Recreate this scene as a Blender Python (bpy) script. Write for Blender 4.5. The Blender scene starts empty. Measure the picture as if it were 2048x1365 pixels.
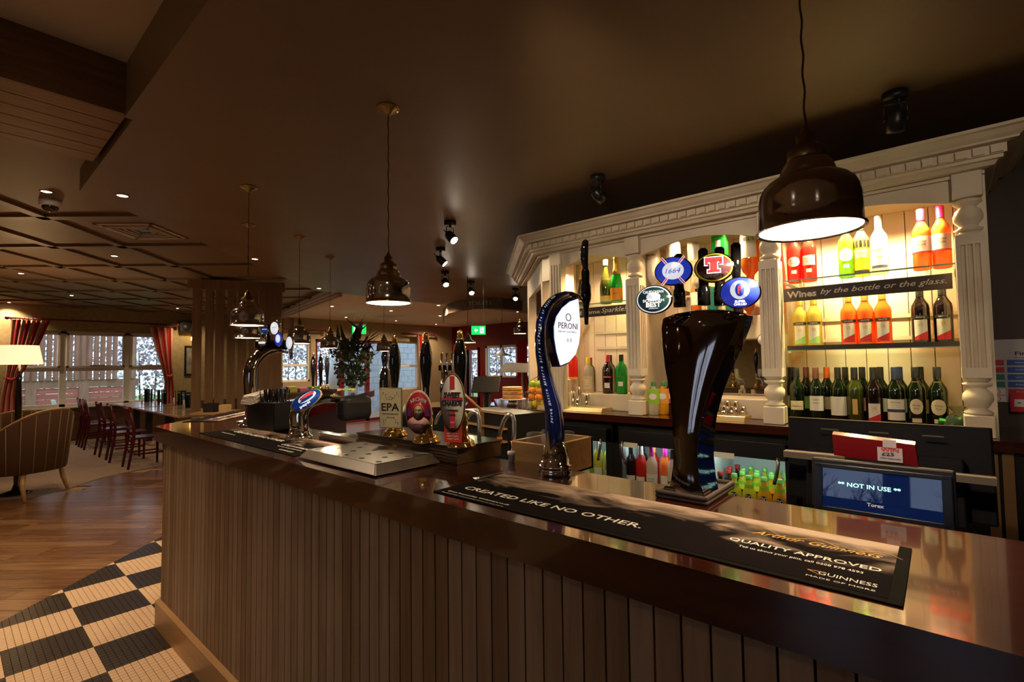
import bpy, math, random
from mathutils import Vector, Matrix
random.seed(7)
S = bpy.context.scene
COL = S.collection
PI = math.pi
# ------------------------------------------------------------------ camera
FPX = 985.84
YAW, PITCH, ROLL = 0.71403692, 0.04514524, -0.01275085
_f = Vector((-math.sin(YAW)*math.cos(PITCH), math.cos(YAW)*math.cos(PITCH), math.sin(PITCH)))
_r = Vector((math.cos(YAW), math.sin(YAW), 0)); _u = _r.cross(_f)
_r, _u = _r*math.cos(ROLL)+_u*math.sin(ROLL), -_r*math.sin(ROLL)+_u*math.cos(ROLL)
CAM = Vector((0, 0, 1.5))
cd = bpy.data.cameras.new('camera'); cd.sensor_width = 36; cd.lens = 36*FPX/2048; cd.clip_start = .02; cd.clip_end = 200
cam = bpy.data.objects.new('camera', cd); COL.objects.link(cam)
M = Matrix.Identity(4)
for i in range(3):
    M[i][0], M[i][1], M[i][2], M[i][3] = _r[i], _u[i], -_f[i], CAM[i]
cam.matrix_world = M
S.camera = cam
# ------------------------------------------------------------------ world, exposure, sky
S.view_settings.view_transform = 'Standard'; S.view_settings.look = 'None'
S.view_settings.exposure = 0.0; S.view_settings.gamma = 1; S.view_settings.use_curve_mapping = False
W = bpy.data.worlds.new('sky'); S.world = W; W.use_nodes = True
W.node_tree.nodes['Background'].inputs[0].default_value = (.62, .76, 1.0, 1)
W.node_tree.nodes['Background'].inputs[1].default_value = 2.1
cy = S.cycles
cy.use_denoising = True; cy.max_bounces = 7; cy.diffuse_bounces = 4; cy.glossy_bounces = 4
cy.transmission_bounces = 6; cy.transparent_max_bounces = 10; cy.sample_clamp_indirect = 3.0
cy.caustics_reflective = False; cy.caustics_refractive = False; cy.blur_glossy = 0.5
WARM = (1, .70, .40); WARMER = (1, .62, .28)
def light(kind, loc, power, color=WARM, size=.05, target=None, spot=1.2, blend=.6, sy=None):
    l = bpy.data.lights.new(kind.lower()+'_light', kind); l.energy = power; l.color = color
    if kind == 'AREA':
        l.size = size
        if sy: l.shape = 'RECTANGLE'; l.size_y = sy
    else: l.shadow_soft_size = size
    if kind == 'SPOT': l.spot_size = spot; l.spot_blend = blend
    o = bpy.data.objects.new(kind.lower()+'_light', l); COL.objects.link(o); o.location = loc
    d = (Vector(target)-Vector(loc)) if target else Vector((0, 0, -1))
    o.rotation_euler = d.to_track_quat('-Z', 'Y').to_euler()
    return o
# ------------------------------------------------------------------ helpers
def ray(px, py): return _r*((px-1024)/FPX) - _u*((py-682.5)/FPX) + _f
def PZ(px, py, z): d = ray(px, py); return CAM + d*((z-CAM.z)/d.z)
def PY(px, py, y): d = ray(px, py); return CAM + d*(y/d.y)
def PX(px, py, x): d = ray(px, py); return CAM + d*(x/d.x)
def PS(px, py, s): return CAM + ray(px, py)*s
MT = {}
def mat(name, col, rough=.5, metal=0, emit=None, es=1, trans=0, coat=0, noise=None, bump=0, ior=1.45, spec=None, wood=None, alpha=1):
    if name in MT: return MT[name]
    m = bpy.data.materials.new(name); m.use_nodes = True; MT[name] = m
    nt = m.node_tree; b = nt.nodes['Principled BSDF']
    c4 = (*col, 1)
    b.inputs['Base Color'].default_value = c4; b.inputs['Roughness'].default_value = rough
    b.inputs['Metallic'].default_value = metal; b.inputs['IOR'].default_value = ior
    b.inputs['Transmission Weight'].default_value = trans; b.inputs['Coat Weight'].default_value = coat
    b.inputs['Coat Roughness'].default_value = .05
    if spec is not None: b.inputs['Specular IOR Level'].default_value = spec
    if alpha < 1: b.inputs['Alpha'].default_value = alpha
    if emit: b.inputs['Emission Color'].default_value = (*emit, 1); b.inputs['Emission Strength'].default_value = es
    if wood or noise:
        # wood=(colour2, (sx,sy,sz) stretch)   noise=(colour2, scale)
        tc = nt.nodes.new('ShaderNodeTexCoord'); mp = nt.nodes.new('ShaderNodeMapping'); no = nt.nodes.new('ShaderNodeTexNoise')
        rp = nt.nodes.new('ShaderNodeValToRGB'); oi = nt.nodes.new('ShaderNodeObjectInfo'); ad = nt.nodes.new('ShaderNodeVectorMath')
        nt.links.new(tc.outputs['Object'], ad.inputs[0])
        sc = nt.nodes.new('ShaderNodeVectorMath'); sc.operation = 'SCALE'; sc.inputs[3].default_value = 37
        cmb = nt.nodes.new('ShaderNodeCombineXYZ')
        for k in range(3): nt.links.new(oi.outputs['Random'], cmb.inputs[k])
        nt.links.new(cmb.outputs[0], sc.inputs[0]); nt.links.new(sc.outputs[0], ad.inputs[1])
        nt.links.new(ad.outputs[0], mp.inputs[0]); nt.links.new(mp.outputs[0], no.inputs['Vector'])
        nt.links.new(no.outputs[0], rp.inputs[0]); nt.links.new(rp.outputs[0], b.inputs['Base Color'])
        c2, s = wood if wood else noise
        if wood: mp.inputs['Scale'].default_value = s; no.inputs['Scale'].default_value = 1; no.inputs['Detail'].default_value = 6; no.inputs['Distortion'].default_value = .6
        else: no.inputs['Scale'].default_value = s; no.inputs['Detail'].default_value = 4
        e = rp.color_ramp.elements; e[0].position = .33; e[1].position = .67; e[0].color = c4; e[1].color = (*c2, 1)
        if bump:
            bp = nt.nodes.new('ShaderNodeBump'); bp.inputs['Strength'].default_value = bump; bp.inputs['Distance'].default_value = .004
            nt.links.new(no.outputs[0], bp.inputs['Height']); nt.links.new(bp.outputs[0], b.inputs['Normal'])
    return m
def pane_mat():
    m = bpy.data.materials.new('window_pane'); m.use_nodes = True; nt = m.node_tree; nt.nodes.clear()
    o = nt.nodes.new('ShaderNodeOutputMaterial'); mx = nt.nodes.new('ShaderNodeMixShader'); t = nt.nodes.new('ShaderNodeBsdfTransparent')
    g = nt.nodes.new('ShaderNodeBsdfGlossy'); g.inputs['Roughness'].default_value = .02; fr = nt.nodes.new('ShaderNodeFresnel'); fr.inputs[0].default_value = 1.35
    t.inputs[0].default_value = (.96, .98, .97, 1)
    nt.links.new(fr.outputs[0], mx.inputs[0]); nt.links.new(t.outputs[0], mx.inputs[1]); nt.links.new(g.outputs[0], mx.inputs[2]); nt.links.new(mx.outputs[0], o.inputs[0])
    return m
PANE = pane_mat()
def clear_mat(name, col, frac=.6, rough=.05, tint=None):
    '''coloured see-through glass: lets light pass straight through and still shines'''
    if name in MT: return MT[name]
    m = mat(name, col, rough, coat=1, ior=1.5); nt = m.node_tree; b = nt.nodes['Principled BSDF']; o = nt.nodes['Material Output']
    t = nt.nodes.new('ShaderNodeBsdfTransparent'); t.inputs[0].default_value = (*(tint or col), 1); mx = nt.nodes.new('ShaderNodeMixShader'); mx.inputs[0].default_value = 1-frac
    nt.links.new(t.outputs[0], mx.inputs[1]); nt.links.new(b.outputs[0], mx.inputs[2]); nt.links.new(mx.outputs[0], o.inputs[0]); return m
def tag(o, label=None, cat=None, group=None, kind=None):
    if label: o['label'] = label
    if cat: o['category'] = cat
    if group: o['group'] = group
    if kind: o['kind'] = kind
    return o
def thing(name, label, cat, loc=(0, 0, 0), rz=0, group=None, sc=1):
    o = bpy.data.objects.new(name, None); COL.objects.link(o); o.empty_display_size = .05
    o.location = loc; o.rotation_euler = (0, 0, rz); o.scale = (sc, sc, sc)
    return tag(o, label, cat, group)
def clone(root, label=None, loc=None, rz=None, group=None, sc=None):
    r = root.copy(); COL.objects.link(r)
    if loc is not None: r.location = loc
    if rz is not None: r.rotation_euler = (0, 0, rz)
    if sc: r.scale = (sc, sc, sc)
    if label: r['label'] = label
    if group: r['group'] = group
    def rec(a, b):
        for ch in a.children:
            c = ch.copy(); COL.objects.link(c); c.parent = b; rec(ch, c)
    rec(root, r)
    return r
class B:
    def __init__(s): s.v = []; s.f = []; s.sm = []
    def add(s, v, f, sm=False):
        n = len(s.v); s.v += [tuple(a) for a in v]; s.f += [tuple(i+n for i in q) for q in f]; s.sm += [sm]*len(f); return s
    def box(s, x0, x1, y0, y1, z0, z1):
        return s.add([(x0,y0,z0),(x1,y0,z0),(x1,y1,z0),(x0,y1,z0),(x0,y0,z1),(x1,y0,z1),(x1,y1,z1),(x0,y1,z1)],
                     [(0,3,2,1),(4,5,6,7),(0,1,5,4),(1,2,6,5),(2,3,7,6),(3,0,4,7)])
    def obox(s, c, sz, rz=0, rx=0, ry=0):
        R = Matrix.Rotation(rz, 3, 'Z') @ Matrix.Rotation(ry, 3, 'Y') @ Matrix.Rotation(rx, 3, 'X'); c = Vector(c)
        h = [Vector((a*sz[0]/2, b*sz[1]/2, d*sz[2]/2)) for d in (-1, 1) for a, b in ((-1,-1),(1,-1),(1,1),(-1,1))]
        return s.add([c+R@p for p in h], [(0,3,2,1),(4,5,6,7),(0,1,5,4),(1,2,6,5),(2,3,7,6),(3,0,4,7)])
    def lathe(s, prof, n=24, c=(0, 0, 0), R=None, arc=None, sx=1, sy=1, cap=True):
        c = Vector(c); v = []; f = []; a0, a1 = arc if arc else (0, 2*PI); m = n if not arc else n+1
        for r, z in prof:
            for i in range(m):
                a = a0+(a1-a0)*i/n; p = Vector((r*math.cos(a)*sx, r*math.sin(a)*sy, z))
                v.append(c+(R@p if R else p))
        for j in range(len(prof)-1):
            for i in range(n):
                k = (i+1) % m if not arc else i+1
                f.append((j*m+i, j*m+k, (j+1)*m+k, (j+1)*m+i))
        if not arc and cap:
            if prof[0][0] > 1e-5: f.append(tuple(reversed(range(m))))
            if prof[-1][0] > 1e-5: f.append(tuple((len(prof)-1)*m+i for i in range(m)))
        return s.add(v, f, True)
    def cyl(s, p0, p1, r0, r1=None, n=12):
        p0 = Vector(p0); p1 = Vector(p1); d = p1-p0; r1 = r0 if r1 is None else r1
        R = d.to_track_quat('Z', 'Y').to_matrix()
        return s.lathe([(r0, 0), (r1, d.length)], n, p0, R)
    def tube(s, pts, r, n=8, closed=False, ry=None):
        pts = [Vector(p) for p in pts]; N = len(pts); rr = r if isinstance(r, (list, tuple)) else [r]*N; v = []; f = []
        t0 = (pts[1]-pts[0]).normalized(); up = Vector((0, 0, 1)) if abs(t0.z) < .9 else Vector((1, 0, 0))
        x = t0.cross(up).normalized()
        for i, p in enumerate(pts):
            t = (pts[min(i+1, N-1)]-pts[max(i-1, 0)]).normalized()
            x = (x - t*x.dot(t)).normalized(); y = t.cross(x)
            for k in range(n):
                a = 2*PI*k/n; v.append(p + x*math.cos(a)*rr[i] + y*math.sin(a)*(ry[i] if ry else rr[i]))
        for j in range(N-1):
            for k in range(n): f.append((j*n+k, j*n+(k+1) % n, (j+1)*n+(k+1) % n, (j+1)*n+k))
        f.append(tuple(reversed(range(n)))); f.append(tuple((N-1)*n+k for k in range(n)))
        return s.add(v, f, True)
    def prism(s, poly, axis, a, b, sm=False):
        def P(q, t): return {'x': (t, q[0], q[1]), 'y': (q[0], t, q[1]), 'z': (q[0], q[1], t)}[axis]
        n = len(poly); v = [P(q, a) for q in poly]+[P(q, b) for q in poly]
        f = [(i, (i+1) % n, n+(i+1) % n, n+i) for i in range(n)]
        s.add(v, f, sm); return s.add(v, [tuple(reversed(range(n))), tuple(range(n, 2*n))])
    def sphere(s, c, r, n=12, sx=1, sy=1, sz=1):
        return s.lathe([(max(1e-6, r*math.sin(PI*i/8)), -r*sz*math.cos(PI*i/8)) for i in range(9)], n, c, sx=sx, sy=sy, cap=False)
    def mesh(s, name, m):
        me = bpy.data.meshes.new(name); me.from_pydata(s.v, [], s.f); me.polygons.foreach_set('use_smooth', s.sm); me.update()
        if m: me.materials.append(m)
        return me
    def obj(s, name, m, parent=None, label=None, bevel=0, fix=True, seg=2, **k):
        me = s.mesh(name, m)
        if fix:
            import bmesh
            bm = bmesh.new(); bm.from_mesh(me); bmesh.ops.remove_doubles(bm, verts=bm.verts, dist=1e-6) if s.sm and any(s.sm) and not all(s.sm) is None and False else None
            bmesh.ops.recalc_face_normals(bm, faces=bm.faces); bm.to_mesh(me); bm.free()
        o = bpy.data.objects.new(name, me); COL.objects.link(o); o.parent = parent
        if bevel:
            w = o.modifiers.new('bevel', 'BEVEL'); w.width = bevel; w.segments = seg; w.limit_method = 'ANGLE'; w.angle_limit = .6
        return tag(o, label, **k)
def struct(name, b, m, parent=None, **k):
    o = b.obj(name, m, parent, **k)
    if parent is None: o['kind'] = 'structure'
    return o
def inst(name, me, parent, loc=(0, 0, 0), rot=(0, 0, 0), sc=(1, 1, 1)):
    o = bpy.data.objects.new(name, me); COL.objects.link(o); o.parent = parent; o.location = loc; o.rotation_euler = rot; o.scale = sc
    return o
_tc = {}
def text(s, parent, m, loc, h, width=None, rot=(PI/2, 0, 0), bold=0, shear=0, ex=.0006, wrap=0, name='lettering', arc=None, mtx=None):
    """lettering as thin raised mesh; local plane xy, centred; h cap height."""
    key = (s, h, width, bold, shear, ex, wrap, arc)
    if key not in _tc:
        c = bpy.data.curves.new(name, 'FONT'); c.body = s; c.size = h/.72; c.extrude = ex; c.offset = bold*h; c.shear = shear
        c.align_x = 'CENTER'; c.align_y = 'CENTER'; c.resolution_u = 2
        t = bpy.data.objects.new('t', c); COL.objects.link(t)
        dg = bpy.context.evaluated_depsgraph_get(); me = bpy.data.meshes.new_from_object(t.evaluated_get(dg))
        bpy.data.objects.remove(t); bpy.data.curves.remove(c)
        if not me.vertices: return None
        xs = [v.co.x for v in me.vertices]; ys = [v.co.y for v in me.vertices]; cx = (max(xs)+min(xs))/2; w = max(xs)-min(xs); cyy = (max(ys)+min(ys))/2
        k = width/w if width else 1
        for v in me.vertices:
            v.co.x = (v.co.x-cx)*k; v.co.y -= cyy
            if wrap:   # around a vertical cylinder of radius wrap (front at +z)
                a = v.co.x/wrap; z = wrap+v.co.z+.0004; v.co.x = z*math.sin(a); v.co.z = z*math.cos(a)-wrap
            if arc:    # bent along a circle of radius arc in the plane
                a = v.co.x/abs(arc); R_ = abs(arc)+(v.co.y if arc > 0 else -v.co.y)
                v.co.x = R_*math.sin(a); v.co.y = (R_*math.cos(a)-arc) if arc > 0 else (abs(arc)-R_*math.cos(a))
        me.materials.clear(); _tc[key] = me
    me = _tc[key]
    if me.materials and me.materials[0] != m: me = me.copy(); me.materials.clear()
    if not me.materials: me.materials.append(m)
    o = bpy.data.objects.new(name, me); COL.objects.link(o); o.parent = parent
    if mtx: o.matrix_local = mtx
    else: o.location = loc; o.rotation_euler = rot
    return o
# materials shared
brown_ceiling = mat('brown_painted_plaster', (.22, .145, .085), .45, noise=((.25, .165, .10), 2))
pale_ceiling = mat('pale_painted_plaster', (.88, .80, .75), .8)
cream = mat('cream_painted_wood', (.80, .72, .58), .42, noise=((.70, .60, .48), 6))
creamb = mat('cream_boards', (.92, .77, .62), .5)
oak = mat('oak_slats', (.22, .14, .085), .5, wood=((.32, .22, .14), (40, 40, 2.2)), bump=.15)
oak2 = mat('oak_slats_pale', (.27, .185, .12), .5, wood=((.37, .27, .185), (40, 40, 2.2)), bump=.15)
oak3 = mat('oak_slats_brown', (.18, .11, .06), .5, wood=((.26, .165, .095), (40, 40, 2.2)), bump=.15)
oakh = mat('golden_oak', (.36, .20, .08), .45, wood=((.50, .30, .13), (3, 30, 30)))
mahog = mat('mahogany_varnish', (.022, .004, .0025), .17, wood=((.055, .011, .005), (2.5, 40, 40)), coat=1)
darkw = mat('dark_wood', (.04, .022, .014), .4, wood=((.07, .04, .024), (3, 30, 30)))
black = mat('black_plastic', (.012, .012, .014), .35)
blackg = mat('black_gloss', (.006, .006, .008), .05, coat=1)
chrome = mat('chrome', (.75, .74, .74), .06, 1)
steel = mat('brushed_steel', (.72, .71, .71), .27, 1)
brass = mat('polished_brass', (.85, .58, .20), .12, 1)
obrass = mat('old_brass', (.33, .24, .10), .28, 1)
white = mat('white_print', (.85, .83, .78), .5)
whitep = mat('white_paint', (.8, .8, .78), .4)
redp = mat('red_print', (.62, .02, .03), .4)
ink = mat('black_print', (.015, .013, .013), .5)
slateb = mat('charcoal_board', (.055, .045, .04), .6)
burg = mat('burgundy_paint', (.16, .012, .018), .35)
burgc = mat('burgundy_chair_wood', (.085, .005, .009), .25)
gold = mat('gold_print', (.75, .42, .08), .35)
# ================================================================== SETTING
def clip(poly, p, n):   # keep side where (q-p).n >= 0
    out = []
    for i in range(len(poly)):
        a, b = poly[i], poly[(i+1) % len(poly)]
        da = (a[0]-p[0])*n[0]+(a[1]-p[1])*n[1]; db = (b[0]-p[0])*n[0]+(b[1]-p[1])*n[1]
        if da >= 0: out.append(a)
        if da*db < 0:
            t = da/(da-db); out.append((a[0]+(b[0]-a[0])*t, a[1]+(b[1]-a[1])*t))
    return out
floor = struct('floor', B().box(-14, 3, -4.8, 11, -.25, -.012), mat('tan_grout', (.36, .24, .14), .8))
TP, TN = (-4.28, .26), (.723, .69)
BARP, BARN = (-3.504, .84), (-.71, -.704)
tiles = []
TS = .334/11
tw = mat('cream_mosaic', (.78, .56, .38), .35); tk = mat('black_mosaic', (.035, .026, .022), .3)
for i in range(-72, 36):
    for j in range(-30, 46):
        x = -3.506+i*TS; y = .237+j*TS
        if y+TS > 1.75 or y < -.45 or x < -5.7 or x > -2.3: continue
        cx_, cy_ = x+TS/2, y+TS/2
        if cy_ > .84 and (cx_-BARP[0])*BARN[0]+(cy_-BARP[1])*BARN[1] < 0: continue
        g = .0011; sq = [(x+g, y+g), (x+TS-g, y+g), (x+TS-g, y+TS-g), (x+g, y+TS-g)]
        cl = clip(sq, TP, TN)
        if len(cl) < 3: continue
        dark = (math.floor((i+.5)/11)+math.floor((j+.5)/11)) % 2 == 1
        q = PZ(400, 1365, 0)
        tiles.append((math.hypot(cx_, cy_), cl, dark, len(cl) == 4 and cl == sq, cx_, cy_))
tiles.sort(key=lambda t: t[0])
tme = {d: B().prism([(-TS/2+.0011, -TS/2+.0011), (TS/2-.0011, -TS/2+.0011), (TS/2-.0011, TS/2-.0011), (-TS/2+.0011, TS/2-.0011)], 'z', -.011, 0).mesh('tile', tk if d else tw) for d in (True, False)}
def invis(x, y):
    v = Vector((x, y, 0))-CAM; w = v.dot(_f)
    return w < .1 or abs(v.dot(_r)/w) > 1.05 or -v.dot(_u)/w*FPX+682.5 > 1385
cnt = 0; ms = {True: B(), False: B()}
for d, cl, dark, full, x, y in tiles:
    if full and cnt < 290 and not invis(x, y) and y < .84:
        inst('tile', tme[dark], floor, (x, y, 0)); cnt += 1
    else: ms[dark].prism(cl, 'z', -.011, 0)
ms[True].obj('black_mosaic_field', tk, floor, kind='stuff'); ms[False].obj('cream_mosaic_field', tw, floor, kind='stuff')
# wood planks laid diagonally
ca, sa = math.cos(math.radians(41)), math.sin(math.radians(41))
pw = [mat('plank_%s' % n, a, .26, wood=(b, (2.2, 26, 8)), bump=.1) for n, a, b in
      (('brown', (.13, .06, .025), (.24, .12, .055)), ('umber', (.11, .05, .02), (.19, .09, .04)), ('tawny', (.16, .08, .035), (.28, .15, .07)))]
carpet_edge = [(-8.9, -4.8), (-8.5, -1.2), (-8.3, 0), (-8.27, .47), (-8.1, .7), (-8.28, 1.03), (-8.71, 1.44), (-8.96, 1.88), (-9.05, 2.4), (-9.05, 5)]
def on_carpet(x, y):
    for a, b in zip(carpet_edge, carpet_edge[1:]):
        if a[1] <= y < b[1]: return x < a[0]+(b[0]-a[0])*(y-a[1])/(b[1]-a[1])-.15
    return x < -9
npl = 0; far = B()
for r in range(-40, 40):
    off = random.random()*1.2
    for k in range(-9, 9):
        u0, u1, v0, v1 = k*1.2+off, (k+1)*1.2+off, r*.155, (r+1)*.155
        P0 = (-6, 1); g = .0022
        q = [(P0[0]+u*ca-v*sa, P0[1]+u*sa+v*ca) for u, v in ((u0+g, v0+g), (u1-g, v0+g), (u1-g, v1-g), (u0+g, v1-g))]
        cx_ = sum(a[0] for a in q)/4; cy_ = sum(a[1] for a in q)/4
        if on_carpet(cx_, cy_) or cx_ < -9.3 or cx_ > -2.4 or cy_ < -1.8 or cy_ > 3.2: continue
        q = clip(q, TP, (-TN[0], -TN[1]))
        if len(q) < 3: continue
        o = B().prism([((a[0]-cx_)*ca+(a[1]-cy_)*sa, -(a[0]-cx_)*sa+(a[1]-cy_)*ca) for a in q], 'z', -.011, 0).obj('plank', pw[npl % 3 if random.random() < .7 else random.randrange(3)], floor).name
        o = bpy.data.objects[o]; o.location = (cx_, cy_, 0); o.rotation_euler = (0, 0, math.radians(41)); npl += 1
B().prism(carpet_edge+[(-13.7, 5), (-13.7, -4.8)], 'z', -.012, .006).obj('carpet', mat('fawn_carpet', (.33, .24, .19), .95, noise=((.22, .16, .13), 60), bump=1), floor)
B().prism([(-9.05, 5), (-2.4, 3.2), (2.8, 3.2), (2.8, 10.6), (-11.6, 10.6), (-11.6, 5)], 'z', -.012, -.001).obj('far_boards', pw[1], floor)
B().prism([(-2.35, -4.8), (2.8, -4.8), (2.8, .84), (-2.35, .84)], 'z', -.012, -.001).obj('near_boards', pw[0], floor)
B().prism([(-3.5, 1.0), (2.8, 1.0), (2.8, 3.2), (-2.4, 3.2), (-5.8, 3.6)], 'z', -.012, -.001).obj('service_flooring', mat('vinyl', (.05, .05, .055), .5), floor)

# ---- ceilings
Bz = 2.65
sof = [(2.8, .53), (-4.17, .55), (-7.2, 3.72), (-7.2, 10.6), (2.8, 10.6)]
cb = struct('ceiling', B().prism(sof, 'z', Bz, 2.95), brown_ceiling)
cof = B().prism([(-3.58, .56), (-4.17, .57), (-7.2, 3.74), (-7.2, 4.15), (-11.6, 5.2), (-13.7, 5.2), (-13.7, -4.8), (-3.58, -4.8)], 'z', 2.8, 2.95)
cc = struct('ceiling_coffered', cof, mat('brown_coffer_paint', (.24, .16, .105), .55))
beam_m = mat('coffer_beam_paint', (.20, .13, .08), .5)
COFN = [(-4.17, .57), (-7.2, 3.74)]
def beam_line(p, d, L0, L1, w=.09):
    # clip against the soffit diagonal and the room
    d = Vector(d).normalized(); n = Vector((-d.y, d.x))
    poly = [Vector(p)+d*L0+n*w/2, Vector(p)+d*L0-n*w/2, Vector(p)+d*L1-n*w/2, Vector(p)+d*L1+n*w/2]; poly = [(a.x, a.y) for a in poly]
    for pt, nn in (((-4.17, .56), (-.722, -.69)), ((-3.6, 0), (-1, 0)), ((-13.7, 0), (1, 0)), ((0, -1.5), (0, 1)), ((-9.4, 4.65), (-.235, -.97)), ((-7.19, 0), (-1, 0) if False else (-1, .0))):
        if pt[0] == -7.19: continue
        if len(poly) > 2: poly = clip(poly, pt, nn)
    if len(poly) > 2: B().prism(poly, 'z', 2.772, 2.801).obj('beam', beam_m, cc)
for k in range(9): # family across the view
    x0 = -5.32-k*1.30; beam_line((x0, .84+k*.21), (.74, .67), -6, 6)
for k in range(9):
    beam_line((-5.35-k*1.28, .25+k*.30 - .12*k), (-.70, .72) if False else (-.755, .655), -9, 9) if k < 7 else None
# timber bulkhead between recess and coffers, four lining boards and a fascia
bk = struct('ceiling_bulkhead', B().box(-3.58, -2.79, -4.8, .54, 2.70, 2.95), darkw)
for k in range(6):
    for y0, y1 in ((-4.8, -.9), (-.895, -.02+.03*k), (-.015+.03*k, .53)):
        B().box(-2.80-.13*(k+1)+.004, -2.80-.13*k-.004, y0, y1-.004, 2.672, 2.699).obj('board', mat('dim_oak_lining', (.22, .12, .05), .5, wood=((.32, .18, .08), (30, 3, 30))), bk)
B().box(-2.79, -2.765, -4.8, .535, 2.66, 2.90).obj('fascia_board', mat('brown_oak_fascia', (.16, .085, .035), .5, wood=((.24, .13, .06), (30, 3, 30))), bk)
struct('ceiling_recess', B().box(-2.78, 2.8, -4.8, .54, 2.9, 2.98), mat('grey_recess_plaster', (.72, .64, .62), .9))
B().box(-2.78, 2.8, .515, .56, 2.6495, 2.9).obj('recess_side', brown_ceiling, cb)
pc = struct('ceiling_pale', B().prism([(-7.2, 4.12), (-7.2, 10.6), (-11.8, 10.6), (-11.8, 5.18)], 'z', 2.66, 2.95), pale_ceiling)
mo = mat('lilac_cornice_moulding', (.50, .43, .45), .6)
for k in range(3):
    B().prism([(-7.2, 4.12-.05*k), (-11.7, 5.14-.05*k), (-11.7, 5.18), (-7.2, 4.16)], 'z', 2.60+.03*k, 2.63+.03*k).obj('moulding', mo, pc)

# ---- walls
gold_wall = mat('gold_wallpaper', (.40, .32, .16), .7, noise=((.32, .25, .12), 14))
dado = mat('dark_oak_panelling', (.085, .045, .025), .4, wood=((.13, .07, .04), (20, 3, 20)))
def wall_x(name, X, y0, y1, holes, m, thick=.2, top=2.8, parent=None):
    b = B(); ys = y0
    for (a, c, z0, z1) in sorted(holes):
        if a > ys: b.box(X-thick, X, ys, a, 0, top)
        if z0 > 0: b.box(X-thick, X, a, c, 0, z0)
        b.box(X-thick, X, a, c, z1, top); ys = c
    b.box(X-thick, X, ys, y1, 0, top)
    return struct(name, b, m)
def wall_y(name, Y, x0, x1, holes, m, thick=.2, top=2.8):
    b = B(); xs = x0
    for (a, c, z0, z1) in sorted(holes):
        b.box(xs, a, Y, Y+thick, 0, top); b.box(a, c, Y, Y+thick, 0, z0); b.box(a, c, Y, Y+thick, z1, top); xs = c
    b.box(xs, x1, Y, Y+thick, 0, top)
    return struct(name, b, m)
ww = wall_x('wall_west', -13.7, -4.8, 5.2, [(.92, 3.5, .71, 2.29)], gold_wall)
# horizontal wainscot boards
for k in range(5): B().box(-13.699, -13.675, -4.8, 5.2, .02+.135*k, .02+.135*k+.129).obj('wainscot_board', dado, ww)
B().box(-13.70, -13.60, .85, 3.6, .69, .715).obj('sill_board', whitep, ww)
wn = wall_x('wall_northwest', -11.6, 5.0, 10.7, [(5.05, 5.88, 1.12, 2.06), (6.0, 8.28, 0, 2.16), (8.42, 9.2, .78, 2.16)], mat('olive_gold_paint', (.42, .33, .20), .8))
struct('wall_jog', B().box(-13.9, -11.6, 5.0, 5.2, 0, 2.8), gold_wall)
wr = wall_y('wall_north', 10.5, -11.6, 3, [(-10.95, -10.45, .5, 1.92), (-10.15, -8.3, 1.1, 2.02)], burg)
struct('wall_south', B().box(-13.9, -3.2, -5, -4.8, 0, 3).box(-3.2, 2.8, -5, -4.8, 0, .7).box(-3.2, 2.8, -5, -4.8, 2.4, 3).box(-3.2, -1.5, -5, -4.8, .7, 2.4).box(-.62, -.35, -5, -4.8, .7, 2.4).box(.5, 2.8, -5, -4.8, .7, 2.4), gold_wall)
wp0 = B().box(-1.5, -.62, -4.9, -4.89, .7, 2.4).box(-.35, .5, -4.9, -4.89, .7, 2.4)
w5 = struct('window_5', B().box(-1.5, .5, -4.95, -4.85, .70, .76).box(-1.5, .5, -4.95, -4.85, 2.34, 2.40).box(-1.5, -1.44, -4.95, -4.85, .7, 2.4).box(.44, .5, -4.95, -4.85, .7, 2.4), whitep)
wp0.obj('pane', PANE, w5)
struct('wall_east', B().box(2.8, 3, -5, 10.7, 0, 3), gold_wall)
wall_dark = mat('dark_taupe_paint', (.085, .065, .055), .7)
wb = struct('wall_back', B().prism([(2.8, 3.46), (-2.12, 3.46), (-3.12, 4.46), (-3.12, 10.5), (-2.9, 10.5), (-2.9, 4.6), (-2.0, 3.7), (2.8, 3.7)], 'z', 0, 2.65), wall_dark)

def window_x(name, X, y0, y1, z0, z1, ms_, zs, fw=.05, sash=.0, m=whitep):
    b = B().box(X-.13, X-.05, y0, y1, z0, z0+fw).box(X-.13, X-.05, y0, y1, z1-fw, z1).box(X-.13, X-.05, y0, y0+fw, z0, z1).box(X-.13, X-.05, y1-fw, y1, z0, z1)
    for q in ms_: b.box(X-.13, X-.05, q-fw*.8, q+fw*.8, z0, z1)
    for q in zs: b.box(X-.125, X-.055, y0, y1, q-fw*.6, q+fw*.6)
    w = struct(name, b, m, bevel=.006)
    ys = [y0]+list(ms_)+[y1]; zz = [z0]+list(zs)+[z1]
    for i in range(len(ys)-1):
        for j in range(len(zz)-1):
            if sash and j == len(zz)-2:
                a, c, d, e = ys[i]+fw*.7, ys[i+1]-fw*.7, zz[j]+fw*.5, zz[j+1]-fw*.6
                B().box(X-.10, X-.03, a, c, d, d+sash).box(X-.10, X-.03, a, c, e-sash, e).box(X-.10, X-.03, a, a+sash, d, e).box(X-.10, X-.03, c-sash, c, d, e).obj('sash', m, w, bevel=.005)
            B().box(X-.092, X-.088, ys[i]+.02, ys[i+1]-.02, zz[j]+.02, zz[j+1]-.02).obj('pane', PANE, w)
    return w
w1 = window_x('window_1', -13.7, .92, 3.5, .71, 2.29, [1.63, 2.70], [1.49], .065, .045)
B().box(-13.70, -13.66, 2.05, 2.3, 1.55, 1.575).obj('handle', chrome, w1)
window_x('window_2', -11.6, 5.05, 5.88, 1.12, 2.06, [], [1.52], .05)
window_x('window_3', -11.6, 8.42, 9.2, .78, 2.16, [], [1.46], .05)
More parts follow.
